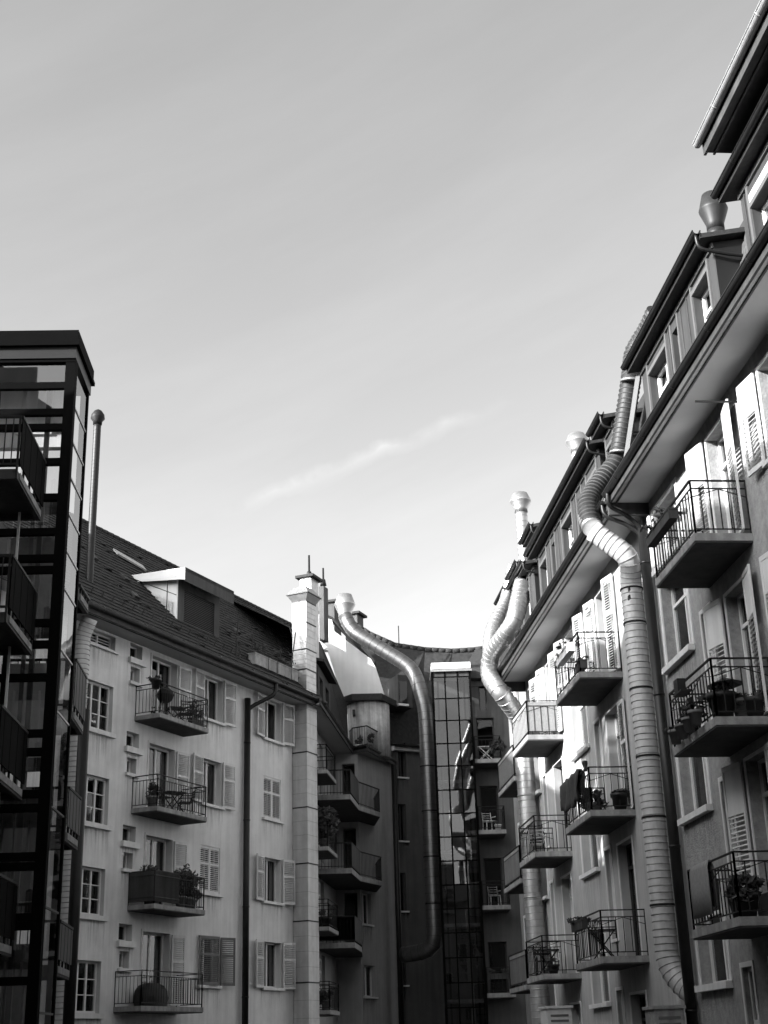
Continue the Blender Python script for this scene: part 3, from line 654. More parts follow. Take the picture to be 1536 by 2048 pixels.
# ================================================================== LEFT HOUSE
aL = rad(25.5); dL = Vector((math.sin(aL), math.cos(aL))); nL = Vector((dL.y, -dL.x)); XL = 26.5
FL = Frame(-nL * XL, dL, nL)
LH = thing('apartment_building', 'pale plastered house with tiled roof, dark downpipe and four iron balconies', 'building', FL.P(40, 0, 0))
ZL = (2.92, 5.88, 8.85, 11.82)
C1 = [(33.72, 35.12, 11.2, 12.7), (33.72, 35.12, 8.33, 9.77), (33.72, 35.12, 5.65, 7.03), (33.72, 35.12, 2.9, 4.36)]
SLIT = (33.72, 35.12, 13.86, 14.34)
NU = [(35.92, 36.6, z + .0, z + .5) for z in (13.88, 10.95, 7.98, 5.0)]; NL_ = [(36.0, 36.5, z, z + .5) for z in (13.1, 10.12, 7.15, 4.2)]
DL_ = [(37.15, 38.62, z + .2, z + 2.42) for z in ZL]
WL = [(40.3, 41.55, z + .92, z + 2.47) for z in ZL]; WL2 = [(44.45, 45.75, z + .95, z + 2.5) for z in ZL]
WX = [(s, s + 1.3, z + .9, z + 2.4) for s in (22, 26, 30) for z in ZL]
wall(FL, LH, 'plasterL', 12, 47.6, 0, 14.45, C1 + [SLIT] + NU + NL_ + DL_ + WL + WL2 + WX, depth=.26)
for h in C1: win(FL, LH, *h, cols=3, rows=3, depth=.17, sill=.12, fw=.07, sillh=.14)
win(FL, LH, *SLIT, cols=2, rows=4, depth=.22, sill=.1, fm='trim')
for h in NU: win(FL, LH, *h, cols=1, depth=.26, sill=.12, sillh=.18, fm='trim')
for h in NL_: win(FL, LH, *h, cols=1, depth=.26, sill=.1, sillh=.1, fm='white')
for i, h in enumerate(DL_): win(FL, LH, *h, cols=2, depth=.26, sill=0, cur=('curtain', (.2, .25, .3, .12)[i]), name='balcony_door'); surround(FL, LH, *h, w=.07, m='plasterL')
for i, h in enumerate(WL):
    win(FL, LH, *h, cols=2, depth=.24, sill=.12, sillh=.09, cur=('curtaind', .2))
    if i in (2, 3):
        shutter(FL, LH, 39.58, 40.27, h[2] - .03, h[3] + .03, hinge='hi', ang=6); shutter(FL, LH, 41.58, 42.27, h[2] - .03, h[3] + .03, hinge='lo', ang=6)
    elif i == 1:
        shutter(FL, LH, 40.31, 40.92, h[2], h[3], o=-.06); shutter(FL, LH, 40.93, 41.54, h[2], h[3], o=-.06)
    else:
        shutter(FL, LH, 40.25, 41.3, h[2], h[3], m='shutdark', hinge='lo', ang=7); shutter(FL, LH, 41.58, 42.2, h[2], h[3], m='shutdark', hinge='lo', ang=20)
for i, h in enumerate(DL_): shutter(FL, LH, 38.68, 39.3, h[2] + .05, h[3] - .03, hinge='lo', ang=8)
for i, h in enumerate(WL2):
    win(FL, LH, *h, cols=2, depth=.24, sill=.12, sillh=.09, cur=('curtain', .15) if i < 2 else None)
    if i == 2:
        shutter(FL, LH, 44.46, 45.1, h[2], h[3], o=-.06); shutter(FL, LH, 45.11, 45.74, h[2], h[3], o=-.06)
    else:
        shutter(FL, LH, 43.72, 44.41, h[2] - .03, h[3] + .03, hinge='hi', ang=9); shutter(FL, LH, 45.79, 46.45, h[2] - .03, h[3] + .03, hinge='lo', ang=12)
for h in WX: win(FL, LH, *h, cols=2, sill=.1)
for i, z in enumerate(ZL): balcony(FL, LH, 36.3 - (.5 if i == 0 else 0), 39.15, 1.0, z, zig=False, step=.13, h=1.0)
soft(FL, LH, 12, 47.6, 14.42, .86); gutter(LH, FL.P(12, .95, 14.62), FL.P(47.6, .95, 14.62), r=.1)
g = MB(); g.tube([FL.P(43.03, .16, .1), FL.P(43.03, .16, 13.95)], .115, 16); dpl = g.build('downpipe', 'darkpipe', LH, fix=False)
for z in (3.5, 6.5, 9.5, 12.3): clamp(dpl, FL.P(43.03, .16, z), (0, 0, 1), .127, 'darkpipe')
g = MB(); g.tube(smooth_path([FL.P(43.75, .95, 14.6), FL.P(43.75, .93, 14.15), FL.P(43.2, .3, 13.7), FL.P(43.03, .16, 13.5), FL.P(43.03, .16, 13.2)], .06, .2), .075, 12); g.build('swan_neck', 'darkpipe', LH, fix=False)
PRL = [(.86, 14.7), (-5.0, 20.72)]
g = MB(); g.prism([FL.P(10, .86, 14.68), FL.P(47.55, .86, 14.68), FL.P(55.5, -5, 20.7), FL.P(10, -5, 20.7)], (0, 0, -.06)); g.prism([FL.P(10, -5, 20.7), FL.P(55.5, -5, 20.7), FL.P(55.5, -11, 14.7), FL.P(10, -11, 14.7)], (0, 0, -.06)); rf = g.build('roof', 'tile', LH)
fbox(FL, 'rear_wall', LH, 'plasterL', 10, 55.5, -10.6, -10.3, 0, 15)
tl = tiles(FL, rf, PRL, 31.5, 55.3, skip=lambda s_, l_: s_ > 47.35 + l_ / 8.4 * 7.9)
g = MB()
for k in range(60):
    s = 34 + k * .36; g.tube([FL.P(s, -5, 20.72), FL.P(s + .4, -5, 20.76)], [.13, .11], 8)
q = g.build('ridge_tiles', 'tile', rf, fix=False); q['kind'] = 'stuff'
# skylight on the slope
def roofp(s, l, h):
    L = math.hypot(5.86, 6.02); uo, uz = -5.86 / L, 6.02 / L; return FL.P(s, .86 + uo * l + uz * h, 14.7 + uz * l - uo * h)
g = MB(); sk = [(39.35, 6.05), (40.85, 5.7), (40.95, 6.1), (39.45, 6.45)]
g.prism([roofp(a, l, .08) for a, l in sk], roofp(0, 0, .14) - roofp(0, 0, .08)); g.build('skylight', 'frost', rf)
# the dormer with the white side wall
ld = MB(); FLd = Frame(FL.P(0, -.5, 0), dL, nL)
ldw = wall(FLd, LH, 'dark', 39.3, 42.0, 15.75, 17.75, [(39.7, 41.7, 16.0, 17.35)], depth=.1, name='dormer')
g = MB()
for i in range(20): g.mbox(Matrix.Translation(FLd.P(40.7, -.05, 16.05 + i * .067)) @ FLd.R @ Matrix.Rotation(rad(-35), 4, 'X') @ Matrix.Diagonal((1.96, .06, .012, 1)))
q = g.build('louvres', 'shutdark', ldw, fix=False); q['kind'] = 'stuff'
fbox(FLd, 'louvre_back', ldw, 'black', 39.7, 41.7, -.2, -.12, 16.0, 17.35)
for s, m in ((39.3, 'white'), (42.0, 'dark')):
    g = MB(); g.prism([FLd.P(s, 0.0, 15.75), FLd.P(s, -2.4, 17.5), FLd.P(s, -2.4, 17.74), FLd.P(s, 0.0, 17.74)], FLd.d * (-.05 if s < 40 else .05)); g.build('dormer_cheek', m, ldw)
g = MB(); g.prism([FLd.P(39.0, .5, 17.78), FLd.P(42.25, .5, 17.78), FLd.P(42.25, -2.9, 17.95), FLd.P(39.0, -2.9, 17.95)], (0, 0, .12)); g.build('dormer_roof', 'slate', ldw)
g = MB(); g.prism([FLd.P(38.99, .5, 17.45), FLd.P(38.99, -1.9, 17.75), FLd.P(38.99, -2.9, 18.05), FLd.P(38.99, .5, 17.9)], FLd.d * -.04); g.build('verge_board', 'white', ldw)
g = MB(); g.box(FLd, 39.0, 42.25, .46, .5, 17.4, 17.92); g.build('fascia', 'dark', ldw, fix=False)
g = MB()
for i in range(9):
    a = i * .1; g.bar(FLd.P(39.2, -.15, 15.95 + a), FLd.P(39.2, -1.15, 16.45 + a), .03)
for i in range(6): g.bar(FLd.P(39.19, -.2 - i * .17, 15.9 + i * .08), FLd.P(39.19, -.2 - i * .17, 16.85 + i * .09), .022)
g.build('trellis', 'shut', ldw, fix=False)
# conductor cable, hooks and small vents on the tiled slope
g = MB()
for k in range(40): g.bar(roofp(46.2 - .02 * k, k * .2 + .1, .1), roofp(46.18 - .02 * k, k * .2 + .3, .1), .02)
g.build('lightning_cable', 'iron', rf, fix=False)
for s_, l_ in ((36.4, 4.3), (37.6, 3.6), (36.9, 2.2), (43.6, 5.2), (44.8, 3.4)):
    g = MB(); g.prism([roofp(s_, l_, .04), roofp(s_ + .3, l_, .04), roofp(s_ + .3, l_ + .3, .04), roofp(s_, l_ + .3, .04)], roofp(0, 0, .09) - roofp(0, 0, 0)); g.build('roof_vent_tile', 'ductdark', rf)
for k in range(26):
    s_ = 33.4 + k * .55; bar('snow_hook', rf, 'iron', roofp(s_, .9, .04), roofp(s_, .95, .2), .03)
# roof terrace edge: pale planters and thin posts above the gutter
for k, (s, l) in enumerate(((43.0, .9), (44.0, .55), (44.7, .95), (45.75, .5))):
    t = thing('planter_box', ['pale planter box on the roof edge, first from the louvred dormer', 'short pale planter box on the roof edge, second from the louvred dormer', 'long pale planter box on the roof edge, third from the louvred dormer', 'short pale planter box on the roof edge beside the square chimney duct'][k], 'planter', FL.P(s, .35, 15.2), 'planters along the roof edge')
    g = MB(); g.box(FL, s, s + l, .2, .5, 15.22, 15.62); g.box(FL, s - .02, s + l + .02, .18, .52, 15.62, 15.66); g.build('box', 'concrete', t, fix=False)
    foliage(t, FL.P(s + l / 2, .1, 15.95), .35, .3, .35, 170, .06)
g = MB()
for a, c in (((41.9, -.2), (42.1, 1.6)), ((43.1, 0), (43.1, 1.5)), ((45.9, .1), (46.4, 2.2))): g.bar(FL.P(a[0], .3, 15.1 + a[1]), FL.P(c[0], .3, 15.1 + c[1]), .035)
g.bar(FL.P(41.9, .3, 16.0), FL.P(43.1, .3, 16.45), .03); g.bar(FL.P(42.0, .42, 15.7), FL.P(46.4, .42, 15.72), .04)
for s in (42.0, 43.5, 45, 46.3): g.bar(FL.P(s, .42, 14.9), FL.P(s, .42, 15.72), .03)
g.build('terrace_rail', 'iron', LH, fix=False)
# rail beside the dormer
g = MB(); g.bar(FL.P(36.2, -.6, 16.9), FL.P(38.9, -.3, 16.9), .02); g.bar(FL.P(38.2, -.2, 15.6), FL.P(38.2, -.2, 17.2), .03); g.bar(FL.P(36.6, -.2, 15.7), FL.P(38.6, -.2, 15.7), .03); g.build('dormer_rail', 'iron', LH, fix=False)

# tall square chimney duct standing against the end of the house
t = thing('chimney_duct', 'tall square sheet metal chimney duct running up past the eave of the pale house', 'chimney', FL.P(46.9, .3, 0))
ys = [2040, 1965, 1842, 1727, 1615, 1505, 1392, 1340, 1300, 1247, 1205]
zz = [FL.pix(600, y, .34)[1] for y in ys]; s0, s1, o0, o1 = 46.62, 47.42, .03, .66
zz = [1.6] + zz[1:]
for i in range(len(zz) - 1):
    e = .006 * (i % 2)
    g = MB(); g.box(FL, s0 - e, s1 + e, o0, o1 + e, zz[i], zz[i + 1] - .02); se = g.build('duct_section', 'wrap' if i < 6 else 'zinc', t, fix=False)
    fbox(FL, 'seam_band', se, 'ductdark', s0 - .02, s1 + .02, o0 - .01, o1 + .02, zz[i + 1] - .025, zz[i + 1] + .02)
    for j in range(1, 4): fbox(FL, 'seam', se, 'concrete', s0 - e - .004, s1 + e + .004, o0 + .005, o1 + e + .004, zz[i] + (zz[i + 1] - zz[i]) * j / 4 - .006, zz[i] + (zz[i + 1] - zz[i]) * j / 4 + .006)
def frustum(t, F, z0, z1, a, c, m, name):
    (p0, p1, q0, q1), (r0, r1, t0, t1) = a, c; g = MB()
    lo_ = [F.P(p0, q0, z0), F.P(p1, q0, z0), F.P(p1, q1, z0), F.P(p0, q1, z0)]; hi_ = [F.P(r0, t0, z1), F.P(r1, t0, z1), F.P(r1, t1, z1), F.P(r0, t1, z1)]
    g.face(lo_[::-1]); g.face(hi_)
    for i in range(4): g.face([lo_[i], lo_[(i + 1) % 4], hi_[(i + 1) % 4], hi_[i]])
    return g.build(name, m, t)
zt = zz[-1]
frustum(t, FL, zt + .02, zt + .30, (s0, s1, o0, o1), (s0 - .16, s1 + .16, o0 - .16, o1 + .16), 'zinc', 'flared_bowl')
frustum(t, FL, zt + .33, zt + .66, (s0 - .18, s1 + .18, o0 - .18, o1 + .18), (s0 + .05, s1 - .05, o0 + .05, o1 - .05), 'zinc', 'hood')
fbox(FL, 'rim', t, 'ductdark', s0 - .19, s1 + .19, o0 - .19, o1 + .19, zt + .295, zt + .335)
# thin dark vent pipe on the roof near the lift, and pale ribbed duct on the wall
t = thing('vent_pipe', 'tall thin dark vent pipe with knobbed cap rising from the tiled roof', 'vent', FL.P(34.25, -.5, 15))
duct(t, [FL.P(34.25, -.5, 14.6), FL.P(34.25, -.5, 21.7)], .125, 'black', 'pipe', rib=.004, ring='black')
g = MB(); P_ = FL.P(34.25, -.5, 21.7); U = Vector((0, 0, 1)); g.tube([P_, P_ + U * .12, P_ + U * .22, P_ + U * .36, P_ + U * .5, P_ + U * .56], [.15, .16, .24, .22, .13, .04], 16); g.build('cap', 'iron', t, fix=False)
t = thing('wall_duct', 'pale ribbed duct on the plaster wall beside the glass lift', 'duct', FL.P(33.0, .32, 0))
duct(t, [FL.P(33.0, .6, 14.35), FL.P(33.0, .33, 13.8), FL.P(33.0, .33, 1.5)], .24, 'wrap', 'pipe', step=.15, rib=.016)

# ================================================================== MIDDLE LEFT HOUSE (turning the corner)
zE = 14.4
A0, A1, A2, A3 = (-2.73, 53.26), (-1.76, 62.84), (-1.07, 62.38), (.17, 66.08)
MH = thing('apartment_building', 'corner house with stacked corner balconies, white fire gable and round stair turret', 'building', (-2.6, 60, 0))
FM1 = two((-3.52, 54.0), (-2.62, 63.0)); FMa = two((-2.62, 63.0), (-1.55, 62.85)); FMb = two((-1.55, 62.85), (.02, 66.2))
HM1 = [(s, s + 1.0, z + .2, z + 2.4) for s in (1.0, 4.6) for z in (2.95, 5.9, 8.85, 11.6)] + [(2.7, 3.4, z + .9, z + 2.2) for z in (2.95, 5.9, 8.85, 11.6)]
wall(FM1, MH, 'plasterM', 0, 9.05, 0, 14.4, HM1)
for h in HM1: win(FM1, MH, *h, cols=2, sill=.1 if h[2] % 1 > .6 else 0, cur=('curtain', .2) if random.random() < .4 else None)
for z in (2.95, 5.9, 8.85, 11.6):
    for s in (2.05, 3.45): shutter(FM1, MH, s, s + .55, z + .85, z + 2.2)
HMa = [(.35, .95, z + .2, z + 2.5) for z in (5.7, 8.5, 11.4)]
wall(FMa, MH, 'plasterM', 0, 1.08, 0, 14.4, HMa)
for h in HMa: win(FMa, MH, *h, cols=1, sill=0, name='balcony_door', fm='dark')
Lb = (Vector((.02, 66.2)) - Vector((-1.55, 62.85))).length
sb = lambda px, py: FMb.pix(px, py, 0)
HMb = []
for (x0, y0, x1, y1) in ((724, 1780, 743, 1850), (727, 1925, 751, 1994)):
    (a, h1), (c, l1) = sb(x0, y0), sb(x1, y1); HMb.append((a, c, l1, h1 - .1))
wall(FMb, MH, 'plasterM', 0, Lb, 0, 14.4, HMb)
for h in HMb: win(FMb, MH, *h, cols=2, sill=.1, fm='trim')
# eaves
for (p, q, Fm, ss) in ((A0, A1, FM1, 9.4), (A1, A2, FMa, 0), (A2, A3, FMb, 0)):
    gutter(MH, (p[0], p[1], zE + .18), (q[0], q[1], zE + .18), r=.1)
g = MB(); g.prism([(-3.7, 54.1, zE), (A0[0], A0[1], zE), (A1[0], A1[1], zE), (A2[0], A2[1], zE), (A3[0], A3[1], zE), (-.2, 66.4, zE), (-1.7, 63.2, zE), (-2.8, 63.3, zE)], (0, 0, .06)); g.build('soffit', 'soffit', MH)
g = MB()
for (p, q) in ((A0, A1), (A1, A2), (A2, A3)): g.bar((p[0], p[1], zE + .1), (q[0], q[1], zE + .1), .06, .3)
g.build('fascia', 'dark', MH, fix=False)
# mansard over the first wing with its dormer windows
fb_, ft_ = at_y(694, 1408, 63.9), at_y(641, 1284, 63.9)
g = MB(); g.face([(-2.85, 53.6, 14.6), (-1.95, 62.9, 14.6), fb_, ft_, (-4.1, 55.4, 18.2)]); g.face([(-4.1, 55.4, 18.2), ft_, (-4.7, 63.6, 20.6), (-7.4, 57.6, 20.5)]); mr = g.build('mansard_roof', 'slate', MH, fix=False)
FMd = two((-3.25, 53.6), (-2.35, 63.2))
dw = wall(FMd, MH, 'dark', 3.0, 6.6, 14.7, 16.9, [(3.4, 4.4, 15.1, 16.5), (5.2, 6.2, 15.1, 16.5)], name='dormer')
for h in ((3.4, 4.4, 15.1, 16.5), (5.2, 6.2, 15.1, 16.5)): win(FMd, dw, *h, cols=2, sill=.05)
g = MB(); g.prism([FMd.P(2.8, .3, 16.95), FMd.P(6.8, .3, 16.95), FMd.P(6.8, -1.2, 17.3), FMd.P(2.8, -1.2, 17.3)], (0, 0, .12)); g.build('dormer_roof', 'slate', dw)
for s in (3.0, 6.6):
    g = MB(); g.prism([FMd.P(s, 0, 14.7), FMd.P(s, -1.2, 14.7), FMd.P(s, -1.2, 17.2), FMd.P(s, 0, 16.9)], FMd.d * .05); g.build('dormer_cheek', 'dark', dw)
# white fire gable
g = MB(); pts = [at_y(*p, 64.6) for p in ((622, 1222), (664, 1240), (668, 1262), (742, 1318), (752, 1336), (776, 1412), (690, 1412), (655, 1300), (630, 1300))]
g.prism(pts, (0, .4, 0)); g.build('fire_gable', 'firewall', MH)
g = MB(); cp = [at_y(*p, 64.5) for p in ((622, 1218), (664, 1237), (742, 1315), (750, 1325))]
for a, c in zip(cp[:-1], cp[1:]): g.bar(a + Vector((0, .3, .02)), c + Vector((0, .3, .02)), .75, .08)
g.build('coping', 'slate', MH, fix=False)
# round stair turret behind the terrace
cx, cy, rr = -1.02, 64.75, 1.0
g = MB(); g.tube([(cx, cy, 14.45), (cx, cy, 17.0)], rr, 40); tu = g.build('turret', 'stained', MH, fix=False)
g = MB(); g.prism([(cx - 1.25, cy - .6, 17.0), (cx - .75, cy - 1.25, 17.0), (cx + .65, cy - 1.2, 17.0), (cx + 1.35, cy + .4, 17.0), (cx + 1.3, cy + 1.6, 17.0), (cx - 1.25, cy + 1.6, 17.0)], (0, 0, .3)); g.build('turret_roof', 'slate', MH)
for px, py in ((708, 1426), (763, 1422)):
    P_ = at_y(px, py, 63.78 if px < 740 else 64.3); g = MB(); g.mbox(Matrix.Translation(P_) @ Matrix.Diagonal((.13, .5, .22, 1))); g.build('vent_hole', 'black', tu, fix=False)
g = MB(); tp = [(-1.9, 63.6), (-1.75, 62.95), (-1.08, 62.55), (-.2, 65.0), (.05, 65.9)]
tr_ = None
for (p, q) in zip(tp[:-1], tp[1:]):
    L_ = math.hypot(q[0] - p[0], q[1] - p[1]); k = max(2, int(L_ / .13)); g.bar((p[0], p[1], 15.55), (q[0], q[1], 15.55), .045); g.bar((p[0], p[1], 14.7), (q[0], q[1], 14.7), .03)
    for i in range(k + 1): t_ = i / k; x_, y_ = p[0] + (q[0] - p[0]) * t_, p[1] + (q[1] - p[1]) * t_; g.bar((x_, y_, 14.45), (x_, y_, 15.55), .018)
g.build('terrace_railing', 'iron', MH, fix=False)
# balconies: four on the first wing, three round the corner
for z in (2.95, 5.9, 8.85, 11.8): balcony(FM1, MH, .1, 2.6, 1.0, z, zig=False, each=False, step=.16)
def polybal(b, pts, zb, th=.2, h=1.0, panel=None):
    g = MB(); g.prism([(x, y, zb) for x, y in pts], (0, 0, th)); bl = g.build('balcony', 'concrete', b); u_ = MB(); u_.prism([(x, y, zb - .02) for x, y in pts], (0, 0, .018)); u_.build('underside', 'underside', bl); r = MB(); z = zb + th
    for k, (p, q) in enumerate(zip(pts[:-2], pts[1:-1])):
        L_ = math.hypot(q[0] - p[0], q[1] - p[1]); n = max(2, int(L_ / .13)); r.bar((p[0], p[1], z + h), (q[0], q[1], z + h), .045); r.bar((p[0], p[1], z + .08), (q[0], q[1], z + .08), .025)
        for i in range(n + 1): t_ = i / n; x_, y_ = p[0] + (q[0] - p[0]) * t_, p[1] + (q[1] - p[1]) * t_; r.bar((x_, y_, z), (x_, y_, z + h), .018)
    r.build('railing', 'iron', bl, fix=False)
    if panel:
        for k in panel:
            p, q = pts[k], pts[k + 1]; s_ = MB(); s_.prism([(p[0], p[1], z + .1), (q[0], q[1], z + .1), (q[0], q[1], z + h), (p[0], p[1], z + h)], (.015, .0, 0)); s_.build('privacy_panel', 'dark', bl)
    return bl
for z, pn, short in ((11.3, (1,), 0), (8.35, (1,), 0), (5.5, (0, 1, 2), 1)):
    pts = [(-3.2, 57.0), (-1.72, 57.0), (-1.45, 59.8), (-.58, 61.8), (-.85, 64.2), (-3.0, 62.5)] if not short else [(-3.2, 57.2), (-1.66, 57.2), (-1.45, 60.0), (-1.5, 62.85), (-2.0, 62.9), (-3.0, 62.5)]
    polybal(MH, pts, z, panel=pn)
g = MB(); P_ = at_y(788, 1545, 65.6); g.tube([(P_.x, P_.y, .1), (P_.x, P_.y, 14.3)], .13, 14); g.build('downpipe', 'darkpipe', MH, fix=False)
# chimneys behind
def chim(label, x0, x1, ytop, ybot, Y, m, cap=True, rod=None, dep=.8):
    a = at_y(x0, ybot, Y); c = at_y(x1, ybot, Y); zt_ = at_y((x0 + x1) / 2, ytop, Y).z
    t = thing('chimney', label, 'chimney', ((a.x + c.x) / 2, Y, a.z)); g = MB()
    M = Matrix.Translation(((a.x + c.x) / 2, Y + dep / 2, (a.z + zt_) / 2 - .5)) @ Matrix.Rotation(rad(-22), 4, 'Z') @ Matrix.Diagonal(((c.x - a.x) * .9, dep, zt_ - a.z + 1, 1)); g.mbox(M); g.build('stack', m, t, fix=False)
    if cap: g = MB(); g.mbox(Matrix.Translation(((a.x + c.x) / 2, Y + dep / 2, zt_ + .06)) @ Matrix.Rotation(rad(-22), 4, 'Z') @ Matrix.Diagonal(((c.x - a.x) * .9 + .35, dep + .3, .12, 1))); g.build('cap', 'slate', t, fix=False)
    if rod:
        P_ = Vector(((a.x + c.x) / 2, Y + dep / 2, zt_ + .1)); g = MB(); g.tube([P_, P_ + Vector((0, 0, .3)), P_ + Vector((0, 0, .35)), P_ + Vector((0, 0, rod))], [.16, .1, .05, .045], 10); g.build('flue', 'black', t, fix=False)
chim('tall pale zinc clad chimney with slab cap and thin flue behind the square duct', 605, 632, 1155, 1300, 59.0, 'zinc', True, 1.1)
chim('dark slim chimney with a crooked flue beside the white gable', 641, 653, 1172, 1240, 63.5, 'dark', False, .9, .5)
chim('squat dark louvred chimney beside the big cowl', 657, 677, 1205, 1260, 66.0, 'dark')
chim('small dark chimney right behind the big cowl', 707, 722, 1228, 1260, 70.0, 'dark')

# ================================================================== BACK HOUSE
BH = thing('apartment_building', 'shaded house closing the court behind the glass lift, with dark mansard roof', 'building', (2, 66, 0))
FB1 = two((.02, 66.2), (2.6, 67.6)); FB2 = two((3.4, 61.4), (5.4, 61.4))
HB1 = []
for (yt, yb) in ((1480, 1555), (1608, 1682), (1745, 1822), (1900, 1970)):
    (a, h1) = FB1.pix(795, yt); (c, l1) = FB1.pix(813, yb); HB1.append((a, c, l1, h1))
HB1b = [(1.75, 2.15, h[2] + .2, h[3]) for h in HB1[:3]]
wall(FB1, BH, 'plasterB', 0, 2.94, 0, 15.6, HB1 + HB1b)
for h in HB1: win(FB1, BH, *h, cols=2, sill=.12, fm='dark'); surround(FB1, BH, *h, m='plasterB', w=.14)
for h in HB1b: win(FB1, BH, *h, cols=1, sill=.08, fm='dark')
(a, h1) = FB2.pix(956, 1363); (c, l1) = FB2.pix(975, 1420)
HB2 = [(a, c, l1, h1)] + [(.45, 1.25, z + .15, z + 2.3) for z in (13.2, 10.15, 7.03, 3.55)]
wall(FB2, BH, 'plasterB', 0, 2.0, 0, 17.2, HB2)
win(FB2, BH, *HB2[0], cols=1, sill=0, fm='dark')
for h in HB2[1:]: win(FB2, BH, *h, cols=1, sill=0, fm='dark', name='balcony_door')
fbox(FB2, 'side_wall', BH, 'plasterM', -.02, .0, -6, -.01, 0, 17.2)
for z in (13.2, 10.15, 7.03, 3.55): balcony(FB2, BH, .22, 1.42, 1.3, z, zig=False, each=False, step=.15, th=.2)
fbox(FB2, 'eave', BH, 'dark', -.2, 2.3, -.5, .35, 17.25, 17.6); fbox(FB2, 'louvre_band', BH, 'plasterB', .1, 2.0, .002, .03, 16.95, 17.2)
g = MB()
top = [at_y(*p, 68.5) for p in ((690, 1236), (740, 1268), (790, 1290), (850, 1299), (905, 1302), (950, 1299), (990, 1293), (1060, 1284))]
bot = [(-2.0, 65.6, 15.4), (-.9, 65.6, 15.4), (-.1, 65.7, 15.4), (1.4, 66.6, 15.4), (2.6, 67.2, 15.6), (3.3, 61.6, 17.6), (5.6, 61.4, 17.6), (8, 61.4, 17.6)]
for i in range(7):
    g.face([bot[i], bot[i + 1], top[i + 1], top[i]]); g.face([top[i], top[i + 1], top[i + 1] + Vector((0, 8, -6)), top[i] + Vector((0, 8, -6))])
rb = g.build('mansard_roof', 'tile', BH, fix=False)
g = MB()
for i in range(7):
    p, q = Vector(top[i]), Vector(top[i + 1]); n = int((q - p).length / .35)
    for k in range(n): u = p + (q - p) * (k / n); v = p + (q - p) * ((k + 1.15) / n); g.tube([u, v], [.14, .12], 8)
q = g.build('ridge_tiles', 'tile', rb, fix=False); q['kind'] = 'stuff'
gutter(BH, (-.15, 65.65, 15.35), (1.5, 66.55, 15.35), r=.09); fbox(FB1, 'cornice', BH, 'plasterM', 0, 2.94, .002, .3, 15.1, 15.45)
P_ = at_y(800, 1388, 66.3); g = MB(); g.mbox(Matrix.Translation(P_) @ Matrix.Rotation(rad(25), 4, 'Z') @ Matrix.Diagonal((.75, 1.2, 1.6, 1))); dwb = g.build('dormer', 'dark', BH, fix=False)
g = MB(); g.mbox(Matrix.Translation(P_ + Vector((.15, -.62, -.1))) @ Matrix.Rotation(rad(25), 4, 'Z') @ Matrix.Diagonal((.4, .04, 1.15, 1))); g.build('pane', 'glass', dwb, fix=False)
g = MB(); g.mbox(Matrix.Translation(P_ + Vector((.12, -.7, -.72))) @ Matrix.Rotation(rad(25), 4, 'Z') @ Matrix.Diagonal((.55, .2, .1, 1))); g.build('sill', 'trim', dwb, fix=False)
g = MB(); P_ = at_y(798, 1290, 67); g.tube([P_, P_ + Vector((0, 0, 1.0))], .025, 6); tag(g.build('aerial_rod', 'iron', None, fix=False, base=P_), 'thin aerial rod sticking up from the far ridge', 'aerial')

# fat galvanised duct coming down the back house
t = thing('ventilation_duct', 'fat smooth galvanised duct with flared cowl crossing the dark roof beside the white gable', 'duct', at_y(868, 1900, 63) - Vector((0, 0, 6)))
dpts = [at_y(690, 1232, 63.6), at_y(704, 1262, 63.4), at_y(828, 1338, 62.8), at_y(850, 1415, 62.6)]
bx = at_y(866, 1885, 62.6); dpts += [Vector((dpts[-1].x + .02, 62.6, dpts[-1].z - 1.0)), Vector((dpts[-1].x + .02, 62.6, bx.z - .3)), at_y(806, 1910, 63.4)]
duct(t, dpts, .34, 'galvdim', 'pipe', step=.35, rib=.008, cr=.6, ring='dark')
cowl(t, dpts[0] + Vector((0, 0, -.1)), .31, 1.15, 'galv')
for z in (13.6, 11.6, 9.6, 7.6): clamp(t, (dpts[4].x, 62.6, z), (0, 0, 1), .36, 'iron', .05, tab=(-.1, 1.6, 0))

# far glass lift
t = thing('lift_tower', 'slim glazed lift tower with white cap in the shaded far corner', 'lift tower', (2.75, 60.4, 0))
FBL = two((1.92, 60.0), (3.6, 60.0)); FBr = two((3.6, 60.0), (3.6, 61.4)); FBl = two((1.92, 61.4), (1.92, 60.0))
rowsz = [FBL.pix(900, y)[1] for y in (1354, 1397, 1441, 1487, 1532, 1580, 1627, 1674, 1722, 1770, 1818, 1866, 1916, 1966, 2016)] + [.5]
for s in (0, .56, 1.12, 1.68): fbox(FBL, 'mullion', t, 'steel', s - .03, s + .03, -.03, .03, .1, 17.3)
for z in rowsz: fbox(FBL, 'transom', t, 'steel', 0, 1.68, -.025, .025, z - .025, z + .025)
for i in range(3):
    fbox(FBL, 'head_panel', t, 'dark', i * .56 + .03, (i + 1) * .56 - .03, -.02, .0, rowsz[0] + .03, 17.3)
    for j in range(len(rowsz) - 1): fbox(FBL, 'pane', t, 'farglass', i * .56 + .035, (i + 1) * .56 - .035, -.008, .004, rowsz[j + 1] + .03, rowsz[j] - .03, tilt=.55)
for FF in (FBr, FBl):
    for j in range(len(rowsz) - 1): fbox(FF, 'side_pane', t, 'farglass', .05, 1.36, -.008, .004, rowsz[j + 1] + .03, rowsz[j] - .03, tilt=.55)
    for s in (0.02, 1.38): fbox(FF, 'post', t, 'steel', s - .05, s + .05, -.06, .0, .1, 17.3)
fbox(FBL, 'rear_wall', t, 'plasterB', .05, 1.63, -1.38, -1.3, .1, 17.2)
for z in (3.4, 6.4, 9.4, 12.4): fbox(FBL, 'landing', t, 'concrete', .1, 1.58, -1.28, -.2, z, z + .15)
